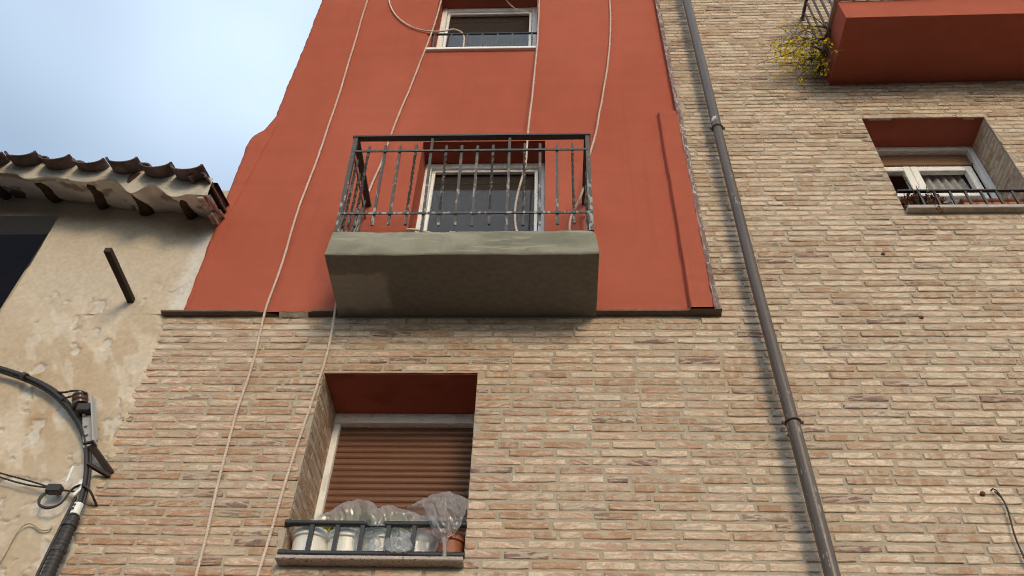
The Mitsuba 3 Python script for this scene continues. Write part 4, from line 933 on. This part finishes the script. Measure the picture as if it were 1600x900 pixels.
def bag(U, Vp):
    # hangs over the rail, gathered to a knot and a tail
    c = np.interp(Vp, [0, .25, .5, .8, 1], [-.53, -.515, -.515, -.512, -.512])
    w = np.interp(Vp, [0, .12, .35, .55, .75, .88, 1], [.20, .17, .115, .095, .065, .018, .012])
    z = np.interp(Vp, [0, .15, .28, .5, .8, .9, 1], [3.93, 3.995, 3.985, 3.90, 3.765, 3.74, 3.715])
    y = np.interp(Vp, [0, .15, .3, .5, 1], [.20, .10, .0, -.055, -.05])
    b = np.interp(Vp, [0, .2, .5, .8, 1], [.02, .05, .05, .03, .005])
    t = (U - .5) * 2
    lean = np.where((t < 0) & (Vp < .5), -.06 * (1 - Vp * 2), 0)
    return np.stack([c + w * t + lean * (-t), y - b * (1 - t ** 2), z - .02 * t * t * (Vp > .2)], -1)
def wrap(U, Vp):
    x = -.965 + .43 * U; z = 3.665 + .17 * Vp
    x = x + (x + .75) * .25 * (Vp - .5)
    return np.stack([x, .025 + .012 * np.sin(x * 60) + .02 * Vp, z], -1)
def wad(U, Vp):
    t = (U - .5) * 2
    x = -.735 + t * np.interp(Vp, [0, .4, .75, 1], [.05, .055, .075, .06]) + .02 * (Vp < .3)
    z = np.interp(Vp, [0, .5, .8, 1], [3.80, 3.70, 3.655, 3.640]) + .02 * t * t
    y = np.interp(Vp, [0, .3, .6, 1], [.03, .0, -.05, -.05]) - .03 * (1 - t * t)
    return np.stack([x, y, z], -1)
S = 'plastic_film'
tag(S, 'crumpled clear plastic film draped over the plants, its knotted end hanging over the guard rail', 'plastic sheet')
add(S + '__sheet', film(150, 70, cover, 3, .030, 13), 'mat_film', smooth=True)
add(S + '__knotted_bag', film(80, 90, bag, 23, .022, 15), 'mat_film', smooth=True)
add(S + '__wrap', film(90, 40, wrap, 43, .016, 16), 'mat_film', smooth=True)
add(S + '__torn_wad', film(50, 50, wad, 63, .030, 22), 'mat_film', smooth=True)
tl_ = spline([(-.512, -.05, 3.725), (-.508, -.055, 3.70), (-.502, -.058, 3.67), (-.499, -.06, 3.64), (-.502, -.06, 3.61)], .004)
add(S + '__tail', tube(tl_, .006 + .005 * meshkit.noise(np.c_[tl_[:, 2] * 90, tl_[:, 0] * 0, tl_[:, 1] * 0]), 6), 'mat_film', smooth=True)

# ------------------------------------------------------------------ plants at the casement window, jasmine on the red balcony
k = add('terracotta_trough', cat_mesh([box(2.86, 3.33, .04, .18, 6.246, 6.398, .012), box(2.845, 3.333, .028, .192, 6.388, 6.420, .010)]), 'mat_terracotta', smooth=40)
tag(k, 'long terracotta trough at the right end of the casement window sill', 'planter')
g = np.random.default_rng(5)
tw = []
for i in range(64):
    x, y = g.uniform(2.44, 2.68), g.uniform(.0, .12)
    e = np.array([x + g.normal() * .05, y + g.normal() * .05 - .03, 6.25 + g.uniform(.08, .24)])
    tw.append(tube(spline([(x, y, 6.245), ((x + e[0]) / 2 + g.normal() * .02, (y + e[1]) / 2, 6.25 + (e[2] - 6.25) * .6), e], .02), .003, 4))
q = 'dry_plant'
tag(q, 'dry reddish brown potted plant at the left end of the casement window sill', 'plant')
add(q + '__stems', cat_mesh(tw), 'mat_twig')
add(q + '__leaves', leaf_cloud([(2.52, .03, 6.37, .10, .06, .09), (2.64, .03, 6.36, .10, .06, .085)], 520, .020, 6), 'mat_redleaf')
add(q + '__pale_leaves', leaf_cloud([(2.60, .0, 6.37, .12, .05, .07)], 22, .014, 7), 'mat_paleleaf')
add(q + '__hanging_sprig', cat_mesh([leaf_cloud([(2.605, -.075, 6.165, .03, .015, .03)], 16, .014, 8), tube(spline([(2.60, -.04, 6.30), (2.600, -.075, 6.24), (2.603, -.075, 6.14)], .02), .003, 4)]), 'mat_redleaf')

q = 'winter_jasmine'
tag(q, 'straggling yellow flowering shrub hanging from the left side of the red balcony', 'plant')
tw, fl, lf = [], [], []
def blossom(p, s):
    m = []
    a = g.normal(size=3); a /= np.linalg.norm(a); b = np.cross(a, g.normal(size=3)); b /= np.linalg.norm(b); c = np.cross(a, b)
    V, F = [p], []
    for j in range(5):
        t = j * 2 * math.pi / 5
        e = b * math.cos(t) + c * math.sin(t); s1 = -b * math.sin(t) + c * math.cos(t)
        k0 = len(V); V += [p + e * s * .6 + s1 * s * .38 + a * s * .2, p + e * s * 1.1 + a * s * .35, p + e * s * .6 - s1 * s * .38 + a * s * .2]; F += [[0, k0, k0 + 1], [0, k0 + 1, k0 + 2]]
    return trimesh.Trimesh(np.array(V), np.array(F), process=False)
for i in range(54):
    s = np.array([bx0 - .0 + g.uniform(-.02, .03), g.uniform(-.36, -.02), 8.06 + g.uniform(0, .10)])
    r = g.random()
    e = s + np.array([-g.uniform(.08, .52) * (1 if r < .8 else .4), g.uniform(-.10, .03), g.uniform(-.22, .22) - .10])
    if i % 3 == 0: e = s + np.array([-g.uniform(-.03, .22), g.uniform(-.05, .05), -g.uniform(.16, .44)])
    e[1] = min(e[1], -.03)
    mid = (s + e) / 2 + np.array([g.normal() * .03, g.normal() * .03, .06 + g.normal() * .03]); mid[1] = min(mid[1], -.03)
    c = spline([s, mid, e], .02)
    tw.append(tube(c, np.linspace(.0052, .0022, len(c)), 4))
    for p in c[len(c) // 3:]:
        if g.random() < .40 and i % 4: fl.append(blossom(p + g.normal(size=3) * .018, g.uniform(.010, .017)))
        if g.random() < .30:
            b = g.normal(size=3) * .05; t2 = [p, p + b * .5, p + b + [0, 0, -.02]]; tw.append(tube(np.array(t2), .0019, 3))
for j in range(110):
    p = np.array([1.98, -.20, 8.03]) + g.normal(size=3) * [.10, .07, .075]; p[1] = min(p[1], -.03); fl.append(blossom(p, g.uniform(.012, .019)))
add(q + '__twigs', cat_mesh(tw), 'mat_twig')
add(q + '__blossoms', cat_mesh(fl), 'mat_flower'); tag(q + '__blossoms', 'small yellow blossoms', kind='stuff')
add(q + '__leaves', leaf_cloud([(2.00, -.20, 8.00, .20, .12, .13), (2.16, -.16, 7.90, .10, .08, .12)], 50, .011, 9), 'mat_leaf')
